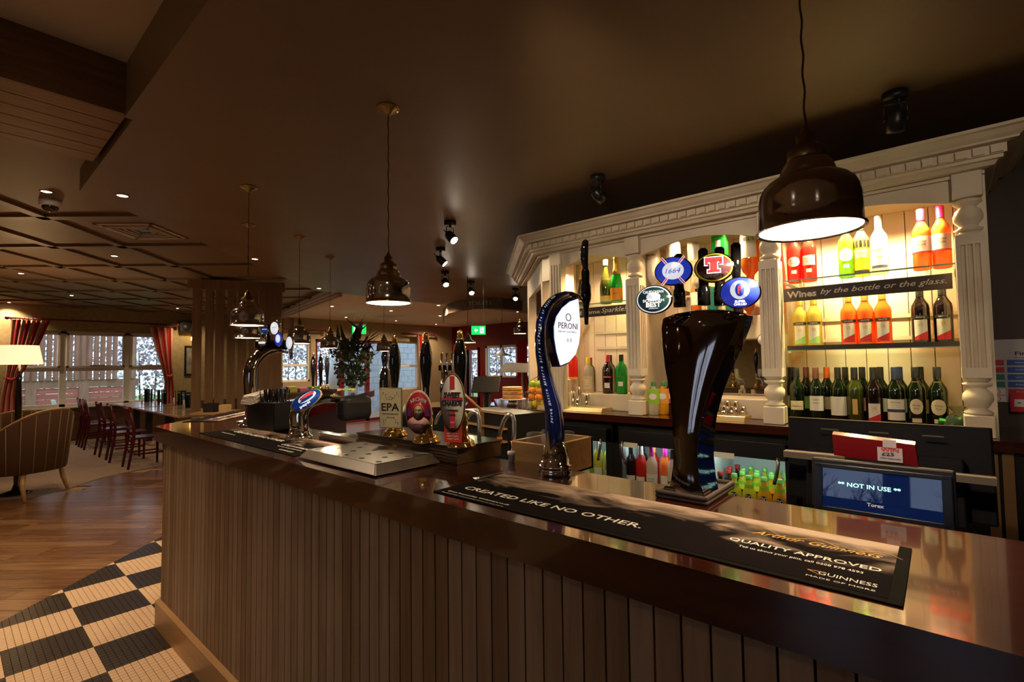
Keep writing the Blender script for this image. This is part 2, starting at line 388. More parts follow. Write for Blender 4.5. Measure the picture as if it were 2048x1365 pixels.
d1 = window_x('door_1', -11.6, 6.0, 8.28, 0, 2.16, [6.75, 7.5], [], .075, 0, burg); 
w4 = struct('window_4', B().box(-10.15, -8.3, 10.5, 10.6, 1.1, 1.15).box(-10.15, -8.3, 10.5, 10.6, 1.96, 2.02).box(-10.15, -10.08, 10.5, 10.6, 1.1, 2.02).box(-8.37, -8.3, 10.5, 10.6, 1.1, 2.02).box(-9.56, -9.49, 10.5, 10.6, 1.1, 2.02).box(-8.97, -8.90, 10.5, 10.6, 1.1, 2.02), whitep)
B().box(-10.15, -8.3, 10.54, 10.545, 1.1, 2.02).obj('pane', PANE, w4)
d2 = struct('door_2', B().box(-11.0, -10.95, 10.46, 10.6, 0, 1.98).box(-10.45, -10.4, 10.46, 10.6, 0, 1.98).box(-11, -10.4, 10.46, 10.6, 1.92, 1.99).box(-11, -10.4, 10.46, 10.6, 0, .5), burg)
B().box(-10.95, -10.45, 10.54, 10.545, .5, 1.92).obj('pane', PANE, d2)

# ---- outdoors
gr = struct('ground', B().box(-40, -13.9, -10, 30, -.5, -.3).box(-13.9, 5, 10.75, 30, -.5, -.3).box(-13.9, 6, -20, -5, -.5, -.3), mat('lawn', (.16, .38, .10), .9, noise=((.22, .48, .15), 3)))
perg = mat('weathered_pergola_wood', (.36, .17, .11), .8, wood=((.50, .26, .18), (6, 6, 1.5)))
pinkp = mat('pink_cedar_boards', (.52, .15, .11), .8, wood=((.66, .22, .17), (20, 1.5, 20)))
pg = thing('pergola', 'timber pergola with slatted screen and pink plank wall outside window', 'pergola', (-17.5, 0, -.3))
def U(x, y, xx=-17.5): p = PX(x, y, xx); return p.y, p.z
for px_ in (62, 168, 262):
    y_, _z = U(px_, 760); B().box(-.07, .07, y_-.1, y_+.1, 0, 3.4).obj('post', perg, pg)
ya, za = U(60, 768); yb, zb = U(250, 775)
for z_ in (U(150, 768)[1]+.3-.1, 3.0): B().box(-.06, .06, -.6, yb+.3, z_, z_+.2).obj('rail', perg, pg)
zt = U(150, 768)[1]+.3-.1
nb = int(zt/.14)
for k in range(nb): B().box(-.03, .03, -.6, yb+.2, k*zt/nb, (k+1)*zt/nb-.008).obj('wall_board', pinkp, pg)
sl = B().box(-.03, .03, -.045, .045, 0, 3.0-zt-.2).mesh('slat', perg); k = 0; y_ = -.5
while y_ < yb+.2:
    if random.random() > .12: inst('slat', sl, pg, (.08, y_, zt+.2), (0, 0, .5))
    y_ += .135
B().box(-3, .3, -.6, yb+.6, 3.3, 3.4).obj('roof', perg, pg)
ch = thing('garden_chair', 'white garden chair outside, seen low through the left window', 'chair', (-16.3, U(135, 800, -16.3)[0], -.3))
B().obox((0, 0, .42), (.45, .45, .03)).obj('seat', whitep, ch); B().obox((0, -.2, .75), (.42, .05, .6), rx=.2).obj('backrest', whitep, ch)
for a in (-1, 1):
    for c in (-1, 1): B().cyl((a*.2, c*.2, .42), (a*.21, c*.21, 0), .015).obj('leg', whitep, ch)
def hedge(label, pts, h, n, mats, z0=.0, name='beech_hedge'):
    hd = thing(name, label, 'hedge', (pts[0][0], pts[0][1], -.3))
    for m, frac in mats:
        b = B()
        for _ in range(int(n*frac)):
            t = random.random(); x = pts[0][0]+(pts[1][0]-pts[0][0])*t+random.gauss(0, .25); y = pts[0][1]+(pts[1][1]-pts[0][1])*t+random.gauss(0, .25); z = z0+random.random()**.8*h
            c = Vector((x-pts[0][0], y-pts[0][1], z)); a = Vector((random.gauss(0, 1), random.gauss(0, 1), random.gauss(0, 1))).normalized()*.07; e = a.orthogonal().normalized()*.06
            b.add([c-a, c+e, c+a, c-e], [(0, 1, 2, 3)])
        b.obj('leaves', m, hd, fix=False, kind='stuff')
    b = B()
    L = math.hypot(pts[1][0]-pts[0][0], pts[1][1]-pts[0][1])
    for k in range(int(L/.45)):
        t = k*.45/L; x = (pts[1][0]-pts[0][0])*t+random.gauss(0, .05); y = (pts[1][1]-pts[0][1])*t
        b.cyl((x, y, 0), (x+random.gauss(0, .1), y+random.gauss(0, .1), h*.9), .035, .015, 5)
    b.obj('stems', darkw, hd, kind='stuff')
lp = mat('copper_leaves', (.50, .30, .33), .7); lg = mat('lilac_grey_leaves', (.75, .70, .82), .7); lb = mat('pale_buds', (.8, .75, .8), .7)
hedge('copper beech hedge beyond the lawn, seen through the windows at left', [(-24, 2), (-24, 20)], 2.9, 9000, ((lp, .5), (lg, .3), (lb, .2)), .5)
hedge('copper beech hedge behind the red wall windows', [(-17, 15), (-8, 15)], 3.1, 4500, ((lp, .45), (lg, .3), (lb, .25)), .6)
# bare trees and hedge outside the window behind the viewer (mirrored in the till screen)
for k, (x, y) in enumerate(((-1.9, -13), (1.4, -12), (-4.6, -15))):
    tr = thing('bare_tree', ['bare branching tree outside, mirrored at the left of the till display', 'bare tree outside, mirrored at the right of the till display', 'bare tree outside, farthest of the mirrored ones'][k], 'tree', (x, y, -.3))
    b = B(); rnd = random.Random(k)
    def br(p, d, L, r, lv):
        e = p+d*L; b.cyl(p, e, r, r*.6, 5)
        if lv:
            for _ in range(3): br(e-d*L*rnd.random()*.4, (d+Vector((rnd.gauss(0, .5), rnd.gauss(0, .3), rnd.gauss(.1, .3)))).normalized(), L*.7, r*.55, lv-1)
    br(Vector((0, 0, 0)), Vector((0, 0, 1)), 1.6, .13, 5); b.obj('trunk_and_branches', darkw, tr)
hedge('dark clipped hedge outside, behind the viewer', [(-7, -17), (5, -17)], 1.6, 2500, ((lp, .4), (lg, .6)), 0, name='clipped_hedge')
gw = struct('wall_outside', B().box(-14.4, -14.2, 8.3, 12.2, -.3, 2.6), mat('pale_stone_wall', (.62, .64, .68), .9, noise=((.5, .52, .57), 5)))
for r in range(14):
    for k in range(11):
        B().box(-14.2, -14.19+.006*random.random(), 8.3+k*.35+(r % 2)*.17, 8.3+k*.35+(r % 2)*.17+.335, -.3+r*.2, -.3+r*.2+.19).obj('stone', gw.data.materials[0], gw)
pa = thing('garden_parasol', 'closed white parasol leaning outside the burgundy glazed doors', 'parasol', (-13.6, PX(668, 760, -13.6).y, -.3))
B().lathe([(.02, .9), (.26, 1.0), (.22, 1.6), (.03, 2.25), (0, 2.3)], 14).obj('canopy', whitep, pa); B().cyl((0, 0, 0), (0, 0, 2.4), .02).obj('pole', chrome, pa)
# ================================================================== BAR COUNTER (one long worktop, its own cabinet)
DB = Vector((-.71, .704)); NB = Vector((.704, .71))   # direction of the far leg, and inward normal
c0 = Vector((-3.565, .835)); f1 = c0+DB*3.9
i0 = Vector((-3.565+.05, 1.35)); ib = f1+NB*.52
ia = c0+NB*.52 ; t_ = (1.35-ia.y)/DB.y; ii = ia+DB*t_ if False else Vector((ia.x+DB.x*(1.35-ia.y)/DB.y, 1.35))
top_poly = [(.9, .835), tuple(c0), tuple(f1), tuple(ib), tuple(ii), (.9, 1.35)]
bt = B().prism(top_poly, 'z', 1.067, 1.15).obj('worktop', mahog, None, 'glossy mahogany bar top with deep fascia running along the whole bar', bevel=.012, seg=4)
tag(bt, cat='worktop')
bc = thing('bar_cabinet', 'bar front clad in narrow vertical oak slats with oak plinth', 'bar', (-1.5, .9, 0))
def loc_(o, at): o.location = Vector(at)-Vector((-1.5, .9, 0)); return o
sh = lambda b, dx=1.5, dy=-.9: b
def rel(b):
    b.v = [(x+1.5, y-.9, z) for x, y, z in b.v]; return b
cp = [(.9, .888), (-3.5, .888), tuple(Vector((-3.5, .888))+DB*3.8), tuple(Vector((-3.5, .888))+DB*3.8+NB*.08), (-3.45, 1.0), (.9, .98)]
rel(B().prism(cp, 'z', 0, 1.067)).obj('carcass', black, bc)
slm = [B().box(-.0236, .0236, 0, .016, .14, 1.066).mesh('slat', m) for m in (oak, oak2, oak3)]
for k in range(86):
    x = .87-.0515*k
    if x < -3.5: break
    inst('slat', slm[random.choice([0, 0, 1, 1, 2])], bc, (x-.0257+1.5, .871-.9, 0), sc=(1, 1, 1))
for k in range(60):
    p = Vector((-3.508, .878))+DB*(.03+.0515*k)
    if k < 58: inst('slat', slm[k % 3], bc, (p.x+1.5, p.y-.9, 0), (0, 0, math.atan2(-DB.y, -DB.x)))
pl = mat('oak_plinth', (.38, .21, .09), .38, wood=((.46, .27, .13), (3, 20, 20)))
rel(B().prism([(.9, .842), (-3.505, .842), tuple(Vector((-3.505, .842))+DB*3.8), tuple(Vector((-3.48, .87))+DB*3.8), (-3.49, .871), (.9, .871)], 'z', 0, .142)).obj('plinth', pl, bc, bevel=.005)
rel(B().box(-3.0, .9, .99, 1.34, .88, .90).box(-3.0, .9, .99, 1.3, .40, .42).box(-3.0, -2.97, .99, 1.3, 0, 1.06).box(-1.3, -1.27, .99, 1.3, 0, 1.06).box(.3, .33, .99, 1.3, 0, 1.06)).obj('shelving', steel, bc)
# ================================================================== BACK COUNTER
CZ = 1.155; CY = 2.85
ctp = [(.75, CY), (-2.62, CY), (-3.28, 3.51), (-2.9, 4.0), (-2.1, 3.45), (.75, 3.45)]
ct = B().prism(ctp, 'z', CZ-.045, CZ).obj('back_counter_top', mahog, None, 'dark mahogany back counter top under the white shelving', bevel=.008, seg=3); tag(ct, cat='counter top')
# coolers under the counter
fx = [(-2.12, -1.66), (-1.62, -1.17), (-1.04, -.60)]
whl = mat('fridge_lining', (.75, .8, .8), .5)
def cooler(x0, x1, i):
    t = thing('bottle_cooler', ['black glass-door bottle cooler holding white wines, under the counter at left', 'black glass-door bottle cooler holding rose wines, under the counter in the middle', 'black glass-door bottle cooler full of fruit juice bottles, under the counter at right'][i], 'fridge', (x0, 2.9, 0), 0, 'under-counter coolers')
    w = x1-x0
    B().box(-.02, 0, .02, .5, .08, 1.1).box(w, w+.02, .02, .5, .08, 1.1).box(-.02, w+.02, .02, .5, .06, .1).box(-.02, w+.02, .02, .5, 1.0, 1.1).box(-.02, w+.02, .48, .5, .06, 1.1).obj('cabinet', black, t)
    B().box(0, w, .468, .478, .1, 1.0).box(0, .006, .05, .47, .1, 1.0).box(w-.006, w, .05, .47, .1, 1.0).obj('lining', whl, t)
    B().box(.0, w, .04, .46, .655, .662).box(0, w, .04, .46, .38, .387).obj('shelf', steel, t)
    f = B().box(-.02, w+.02, -.02, .02, .97, 1.06).box(-.02, w+.02, -.02, .02, .06, .13).box(-.02, .03, -.02, .02, .06, 1.06).box(w-.03, w+.02, -.02, .02, .06, 1.06).obj('door', black, t, bevel=.004)
    B().box(.03, w-.03, -.004, 0, .13, .97).obj('glass', PANE, f)
    s = -1 if i != 1 else 1
    hx = w-.06 if i != 1 else .06
    B().tube([(hx-.02*s*k/4+(.05*s*(1-math.cos(k/4*1.4))) , -.03-.012*math.sin(k/4*3.1), .99-.035*k) for k in range(5)], .009, 8).obj('handle', steel, f)
    B().box(.05 if i else .1, .16, -.024, -.02, .955, .985).obj('sticker', white, f)
    B().box(.01, w-.01, .1, .13, .985, .998).obj('lamp_strip', mat('cool_fridge_lamp', (1, 1, 1), .5, emit=(.8, 1, .95), es=14), t)
    return t
COOL = [cooler(a, b, i) for i, (a, b) in enumerate(fx)]
bd = B().box(-2.6, -2.15, 2.9, 3.4, 0, 1.11).box(-.56, .75, 2.9, 3.4, 0, 1.11).box(-2.15, -.56, 2.905, 3.4, 0, .055).obj('back_cabinet', black, None, 'black base cabinet under the back counter'); tag(bd, cat='cabinet')
# ================================================================== WHITE SHELVING UNIT (cornice, columns, panels)
bb = thing('back_bar_unit', 'cream painted back bar shelving unit with dentil cornice and turned columns', 'shelving unit', (-1, 3.2, CZ))
def R2(b): b.v = [(x+1, y-3.2, z-CZ) for x, y, z in b.v]; return b
CX = [PY(1273, 650, 2.97).x, PY(1545, 665, 2.97).x, PY(1945, 600, 2.97).x]
LP_ = PY(1119, 640, 2.97).x
# cornice profile (outward distance, z)
prof = [(0, 2.315), (.03, 2.318), (.04, 2.335), (.055, 2.338), (.055, 2.352), (.066, 2.354), (.066, 2.392), (.10, 2.396), (.102, 2.404), (.118, 2.415), (.135, 2.433), (.15, 2.437), (.15, 2.45), (0, 2.45)]
path = [(CX[2]+.06, 3.44), (CX[2]+.06, 2.93), (LP_-.17, 2.93), (LP_-.17-1.0, 3.93)]
def sweep(path, prof, b):
    n = len(path); P = [Vector(p) for p in path]; ring = []
    for i in range(n):
        a = (P[i]-P[i-1]).normalized() if i else (P[1]-P[0]).normalized(); c = (P[i+1]-P[i]).normalized() if i < n-1 else a
        na = Vector((-a.y, a.x))*-1; nc = Vector((-c.y, c.x))*-1
        # outward side: choose away from the wall (path goes +x end -> -x end, outward = -y)
        m = (na+nc); m = m/ max(1e-6, m.dot(na)); ring.append((P[i], m))
    v = []; f = []; k = len(prof)
    for p, m in ring:
        for d, z in prof: q = p-m*d; v.append((q.x, q.y, z))
    for i in range(n-1):
        for j in range(k): f.append((i*k+j, i*k+(j+1) % k, (i+1)*k+(j+1) % k, (i+1)*k+j))
    f.append(tuple(range(k))); f.append(tuple(reversed(range((n-1)*k, n*k))))
    return b.add(v, f)
R2(sweep(path, prof, B())).obj('cornice', cream, bb)
dm = B().box(-.0185, .0185, -.013, 0, -.0165, .0165).mesh('dentil', cream)
x = CX[2]+.06+.035
while x > LP_-.17-.04:
    inst('dentil', dm, bb, (x+1, 2.93-.066-3.2, 2.373-CZ)); x -= .0555
k = 0; e45 = Vector((-.7071, .7071)); st = Vector((LP_-.17, 2.93))-Vector((.0466+.02, .0466-.02))
while k < 24:
    p = st+e45*(.03+.0555*k); inst('dentil', dm, bb, (p.x+1, p.y-3.2, 2.373-CZ), (0, 0, -PI/4)); k += 1
R2(B().prism([(CX[2]+.06, 2.94), (LP_-.17, 2.94), (LP_-1.16, 3.93), (LP_-.95, 4.05), (-2.0, 3.45), (CX[2]+.06, 3.45)], 'z', 2.30, 2.318)).obj('canopy_board', cream, bb)
# columns
def column(x):
    c = R2(B()).obj if False else None
    h = thing('col', None, None)
    bpy.data.objects.remove(h)
    b = B(); bx = x+1
    def zz(z): return z-CZ
    o = B().box(bx-.05, bx+.05, -.28, -.18, 0, .095).obj('column', cream, bb, bevel=.006)
    def sub(bb_, n, **k): return bb_.obj(n, cream, o, **k)
    sub(B().lathe([(.02, .09), (.046, .097), (.05, .106), (.03, .122), (.036, .13), (.052, .16), (.05, .185), (.034, .205), (.03, .212), (.048, .222), (.05, .232), (.02, .24)], 24, (bx, -.23, 0)), 'turned_base')
    # fluted shaft
    s = B(); hw = .048; fl = [(-hw, -hw)]
    for q in (-.024, 0, .024):
        fl += [(q-.008, -hw), (q-.006, -hw+.009), (q, -hw+.012), (q+.006, -hw+.009), (q+.008, -hw)]
    fl += [(hw, -hw)]
    for q in (-.024, 0, .024):
        fl += [(hw, q-.008), (hw-.009, q-.006), (hw-.012, q), (hw-.009, q+.006), (hw, q+.008)]
    fl += [(hw, hw)]
    for q in (.024, 0, -.024):
        fl += [(-hw+0, hw)] if q == .024 else []
    for q in (.024, 0, -.024):
        fl += [(-hw, q+.008), (-hw+.009, q+.006), (-hw+.012, q), (-hw+.009, q-.006), (-hw, q-.008)]
    s.prism([(a+bx, c_-.23) for a, c_ in fl], 'z', .30, .84)
    for z0, z1 in ((.255, .30), (.84, .885)): s.box(bx-hw, bx+hw, -.23-hw, -.23+hw, z0, z1)
    s.lathe([(.04, .237), (.06, .256)], 4, (bx, -.23, 0), R=Matrix.Rotation(PI/4, 3, 'Z')).lathe([(.06, .884), (.04, .902)], 4, (bx, -.23, 0), R=Matrix.Rotation(PI/4, 3, 'Z'))
    sub(s, 'fluted_shaft')
    sub(B().lathe([(.02, .895), (.045, .9), (.05, .912), (.034, .922), (.034, .93), (.05, .95), (.052, .972), (.045, .995), (.03, 1.01), (.034, 1.016), (.05, 1.028), (.048, 1.042), (.03, 1.05)], 24, (bx, -.23, 0)), 'turned_capital')
    sub(B().box(bx-.05, bx+.05, -.28, -.18, 1.048, 1.16), 'top_block', bevel=.004)
for x in CX: column(x)
# flat fluted pilaster and the canted left panel
q = B().box(LP_-.06, LP_+.045, 2.93, 3.0, CZ, 2.315)
R2(q).obj('pilaster', cream, bb, bevel=.004)
for k in range(4): R2(B().box(LP_-.046+.024*k, LP_-.034+.024*k, 2.924, 2.9302, CZ+.12, 2.22)).obj('reed', cream, bb, bevel=.003)
R2(B().prism([(LP_-.05, 2.95), (LP_-.17, 2.99), (LP_-.95, 3.77), (LP_-.93, 3.79), (LP_-.15, 3.02), (LP_-.05, 2.99)], 'z', 2.12, 2.31)).obj('canted_header', cream, bb)
R2(B().prism([(LP_-.17, 2.99), (LP_-.22, 3.04), (LP_-.17, 3.09), (LP_-.12, 3.04)], 'z', CZ, 2.31)).obj('canted_stile', cream, bb)
R2(B().prism([(LP_-.85, 3.67), (LP_-.95, 3.77), (LP_-.9, 3.82), (LP_-.8, 3.72)], 'z', CZ, 2.31)).obj('canted_stile', cream, bb)
for k in range(8):
    a = Vector((LP_-.10, 3.32))+e45*(.1*k); R2(B().prism([tuple(a), tuple(a+e45*.097), tuple(a+e45*.097+Vector((.012, .012))), tuple(a+Vector((.012, .012)))], 'z', CZ, 2.31)).obj('board', creamb, bb)
# boarded back
xb = LP_-.36
while xb < CX[2]+.05:
    R2(B().box(xb+.0015, min(xb+.0965, CX[2]+.05), 3.40, 3.412, CZ, 2.30)).obj('board', creamb, bb, bevel=.002, seg=1); xb += .098
R2(B().box(CX[2]+.03, CX[2]+.06, 2.96, 3.45, CZ, 2.31)).obj('end_panel', cream, bb)
for x in (CX[0], CX[1]): R2(B().box(x-.012, x+.012, 3.02, 3.40, CZ, 2.30)).obj('divider', cream, bb)
# arched headers between columns
def header(x0, x1):
    n = 12; zt = 2.315; pts = [(x0, zt), (x0, 2.19)]
    for i in range(n+1): t = i/n; pts.append((x0+.06+(x1-x0-.12)*t, 2.205+.045*math.sin(PI*t)))
    pts += [(x1, 2.19), (x1, zt)]
    R2(B().prism(pts, 'y', 2.955, 2.975)).obj('header', cream, bb, bevel=.002, seg=1)
header(LP_+.04, CX[0]-.045); header(CX[0]+.045, CX[1]-.045); header(CX[1]+.045, CX[2]-.045)
R2(B().box(LP_+.045, CX[1]-.05, 3.12, 3.40, CZ, CZ+.115)).obj('back_step', cream, bb, bevel=.004)
for z in (1.72, 1.60):
    R2(B().box(LP_+.05, CX[0]-.05, 3.39, 3.402, z, z+.02)).obj('panel_moulding', cream, bb)
    R2(B().box(CX[1]+.05, CX[2]-.03, 3.39, 3.402, z, z+.02)).obj('panel_moulding', cream, bb)
R2(B().box(CX[0]+.05, CX[1]-.05, 3.385, 3.40, CZ+.125, 1.74)).obj('mirror', mat('mirror', (.8, .82, .82), .02, 1), bb)
op = R2(B().box(CX[0]+.08, CX[1]-.06, 3.30, 3.385, 1.63, 1.78)).obj('optics_shelf', mat('cream_gloss', (.85, .76, .58), .2), bb, bevel=.01)
# downlights in the canopy
dlm = mat('warm_lamp_face', (1, .9, .7), .5, emit=(1, .76, .44), es=22)
bays = [((LP_+CX[0])/2-.0, 3.14), ((CX[0]+CX[1])/2-.16, 3.1), ((CX[0]+CX[1])/2+.16, 3.1), (CX[1]+.18, 3.12), (CX[1]+.40, 3.12), (CX[2]-.18, 3.12), (LP_-.30, 3.30)]
for i, (x, y) in enumerate(bays):
    R2(B().cyl((x, y, 2.301), (x, y, 2.292), .033, n=20)).obj('downlight_rim', obrass, bb)
    R2(B().cyl((x, y, 2.292), (x, y, 2.289), .024, n=16)).obj('downlight_lamp', dlm, bb)
    light('SPOT', (x, y, 2.28), (75, 34, 34, 80, 80, 80, 60)[i] if i else 70, (1, .63, .29), .03, (x, y+.05, 1), 2.5, .8)
# glass shelves
gsh = clear_mat('shelf_glass', (.6, .8, .7), .9, .05, (.9, 1, .95))
SZ1, SZ2, SZC = 1.935, 1.557, 1.925
def gshelf(x0, x1, y0, y1, z, lab):
    t = thing('glass_shelf', lab, 'shelf', ((x0+x1)/2, (y0+y1)/2, z), 0, 'glass shelves of the back bar'); w = (x1-x0)/2; d = (y1-y0)/2
    B().box(-w, w, -d, d, -.008, 0).obj('glass', gsh, t)
    B().box(-w, w, -d-.0015, -d, -.008, 0).obj('edge', mat('green_glass_edge', (.25, .45, .36), .1), t)
    for s in (-1, 1): B().box(s*(w-.01)-.008, s*(w-.01)+.008, -d+.05, d, -.02, -.008).obj('bracket', steel, t)
gshelf(LP_+.05, CX[0]-.05, 3.06, 3.39, SZC, 'glass shelf holding champagne bottles above the sparkle sign')
gshelf(CX[1]+.05, CX[2]-.03, 3.02, 3.39, SZ1, 'upper glass shelf of the wine bay at right')
gshelf(CX[1]+.05, CX[2]-.03, 3.02, 3.39, SZ2, 'lower glass shelf of the wine bay with dark front rail')
rl = B().box(CX[1]+.06, CX[2]-.045, 3.012, 3.02, SZ2-.004, SZ2+.018).obj('shelf_rail', slateb, None, 'dark rail along the front of the lower glass wine shelf'); tag(rl, cat='rail')
# ================================================================== SIGN BOARDS
scr = mat('cream_lettering', (.88, .82, .72), .6)
def sign(lab, pa_, pb_, y, h, words):
    A = PY(*pa_, y); Bp = PY(*pb_, y); cx_ = (A.x+Bp.x)/2; zc = (A.z+Bp.z)/2; w = Bp.x-A.x
    t = thing('sign_board', lab, 'sign', (cx_, y, zc)); B().box(-w/2, w/2, 0, .012, -h/2, h/2).obj('board', slateb, t, bevel=.002)
    for s, xo, hh, ww_, sh_, bo in words: text(s, t, scr, (xo*w, -.001, 0), hh, ww_*w, shear=sh_, bold=bo)
    for s in (-1, 1):
        for k in range(3): B().tube([(s*w*.38+.004*math.cos(a*PI/4), .006, h/2+.012+.014*k+.008*math.sin(a*PI/4)) for a in range(9)], .0012, 5).obj('chain_link', obrass, t)
    return t
sign('charcoal board lettered Wines by the bottle or the glass, hung from shelf', (1567, 592), (1905, 561), 3.0, .072, [('Wines', -.375, .034, .2, 0, .045), ('by the bottle or the glass.', .11, .027, .72, .35, .012)])
sign('charcoal board lettered Add some Sparkle, hung under the champagne shelf', (1132, 630), (1259, 617), 3.04, .068, [('Add some', -.19, .028, .5, 0, .03), ('Sparkle!', .27, .034, .38, .3, .012)])
# ================================================================== BOTTLES
def glassm(n, c, tr=.45, rough=.04): return clear_mat('glass_'+n, c, tr*.8, rough) if tr else mat('glass_'+n, c, rough, coat=.6)
G = dict(red=glassm('rose_red', (.85, .04, .03), .6), dark=glassm('dark_green', (.006, .012, .004), 0, .06), black=glassm('near_black', (.014, .006, .006), 0), green=glassm('bright_green', (.35, .62, .05), .6), bgreen=glassm('emerald', (.02, .42, .06), .55),
         yellow=glassm('pale_yellow', (.85, .74, .18), .7), orange=glassm('rose_orange', (.98, .30, .05), .6), clear=glassm('clear', (.9, .85, .72), .62), amber=glassm('amber', (.72, .22, .02), .45), pink=glassm('pink', (.9, .25, .2), .6),
         white=glassm('opal_white', (.93, .9, .85), 0, .15), teal=glassm('teal', (.1, .6, .6), .6), lime=glassm('lime', (.65, .85, .08), .5), juice=glassm('orange_juice', (1, .48, .02), .25), cola=glassm('cola', (.05, .01, .008), .1), olive=glassm('olive', (.06, .075, .012), .2), lemon=glassm('lemon_juice', (.85, .80, .05), .3))
PROF = dict(
 bord=[(.001, .004), (.030, 0), (.0365, .004), (.037, .185), (.0345, .203), (.022, .226), (.0148, .243), (.0138, .296), (.0150, .297), (.0150, .303), (.001, .303)],
 champ=[(.001, .01), (.038, 0), (.043, .006), (.0435, .125), (.040, .155), (.030, .195), (.020, .235), (.0155, .27), (.0155, .305), (.0175, .307), (.0175, .318), (.001, .32)],
 spirit=[(.001, .004), (.034, 0), (.040, .005), (.040, .165), (.034, .190), (.018, .208), (.015, .222), (.015, .262), (.001, .264)],
 square=[(.001, .003), (.042, 0), (.047, .005), (.047, .17), (.040, .19), (.018, .205), (.016, .22), (.016, .25), (.001, .252)],
 juice=[(.001, .003), (.026, 0), (.030, .005), (.031, .055), (.030, .095), (.020, .13), (.013, .155), (.013, .185), (.001, .187)],
 rnd=[(.001, .003), (.030, 0), (.034, .008), (.035, .05), (.032, .085), (.018, .115), (.012, .135), (.012, .165), (.001, .168)])
CAP = {n: mat('cap_'+n, c, .35, m) for n, c, m in (('black', (.012, .01, .012), 0), ('pink', (.75, .02, .14), .3), ('magenta', (.85, .04, .5), .2), ('silver', (.7, .68, .66), .8), ('white', (.85, .85, .82), 0), ('orange', (.75, .14, .02), .3), ('gold', (.80, .52, .12), .7), ('green', (.02, .18, .05), 0), ('yellow', (.85, .55, .03), 0), ('red', (.55, .02, .02), 0), ('navy', (.02, .03, .10), 0), ('brown', (.16, .05, .03), .2), ('lgreen', (.25, .65, .15), .2))}
LB = {n: mat('label_'+n, c, .5) for n, c in (('white', (.85, .80, .74)), ('cream', (.80, .68, .45)), ('orange', (.95, .36, .03)), ('gold', (.70, .48, .15)), ('navy', (.05, .06, .12)), ('black', (.02, .02, .02)), ('red', (.60, .02, .03)), ('pale', (.88, .84, .80)), ('green', (.25, .55, .06)), ('blush', (.85, .62, .58)), ('lime', (.35, .68, .05)), ('apricot', (.92, .42, .10)), ('purple', (.35, .03, .22)), ('diaggreen', (.35, .6, .2)))}
_bm = {}
def lab_mesh(R, z0, z1, ha, m, shape=None):
    k = (R, z0, z1, ha, m.name, shape)
    if k not in _bm:
        n = 12; v = []; f = []
        for i in range(n+1):
            a = -ha+2*ha*i/n; t = i/n
            if shape == 'diag': lo, hi = z0, z0+(z1-z0)*(.35+.65*t)       # rising band
            elif shape == 'diagw': lo, hi = z0+(z1-z0)*.34*(t), z1
            elif shape == 'oval': h = math.sqrt(max(0, 1-(2*t-1)**2)); mid = (z0+z1)/2; lo, hi = mid-(z1-z0)/2*h, mid+(z1-z0)/2*h
            else: lo, hi = z0, z1
            x, y = R*math.sin(a), -R*math.cos(a); v += [(x, y, lo), (x, y, hi)]
        for i in range(n): f.append((2*i, 2*i+2, 2*i+3, 2*i+1))
        _bm[k] = B().add(v, f, True).mesh('label', m)
    return _bm[k]
def bottle(label, x, y, z, kind, g, cap, caph=.05, labels=(), words=(), group=None, rz=None, sc=1, liquid=None, name='wine_bottle', invert=False):
    if rz is None: rz = math.atan2(-(y-CAM.y), -(x-CAM.x))+PI/2; rz *= .55
    t = thing(name, label, 'bottle', (x, y, z), rz, group, sc)
    p = PROF[kind]; H = p[-1][1]; R = max(r for r, _ in p)
    k = (kind, g, 'g')
    if k not in _bm:
        bq = B().lathe(p, 4 if kind == 'square' else 24, R=Matrix.Rotation(PI/4, 3, 'Z') if kind == 'square' else None, sx=1, sy=1)
        if kind == 'square': bq.sm = [False]*len(bq.sm)
        _bm[k] = bq.mesh('glass', G[g])
    inst('glass', _bm[k], t)
    k = (kind, cap, caph)
    if cap:
        if k not in _bm:
            rr = [r for r, zz in p if zz > H-caph-.001][0] if [1 for r, zz in p if zz > H-caph] else .015
            rc = .0158 if kind in ('bord', 'spirit', 'square') else (.0185 if kind == 'champ' else .0142)
            pr = [(rc+.001, H-caph), (rc, H-caph+.003), (rc, H+.001), (rc-.003, H+.003), (.001, H+.003)]
            if kind == 'champ' and caph > .08: pr = [(.030, H-.118), (.0225, H-.085), (.0175, H-.05), (.0175, H-.012), (.019, H-.01), (.018, H+.002), (.001, H+.004)]
            _bm[k] = B().lathe(pr, 20).mesh('cap', CAP[cap])
        inst('cap', _bm[k], t)
    for L in labels:
        z0, z1, ha, lm = L[:4]; inst('label', lab_mesh((R*.707 if kind == 'square' and False else R)+.0007+(L[5] if len(L) > 5 else 0), z0, z1, ha, LB[lm], L[4] if len(L) > 4 else None), t)
    for wd in words:
        s, zc, h, w, m = wd[:5]
        text(s, t, m, (0, -R-.0012, zc), h, w, wrap=R, ex=.0002, shear=wd[5] if len(wd) > 5 else 0, bold=wd[6] if len(wd) > 6 else 0)
    return t
YS = 3.17
def bx(px, py, y=YS): return PY(px, py, y).x
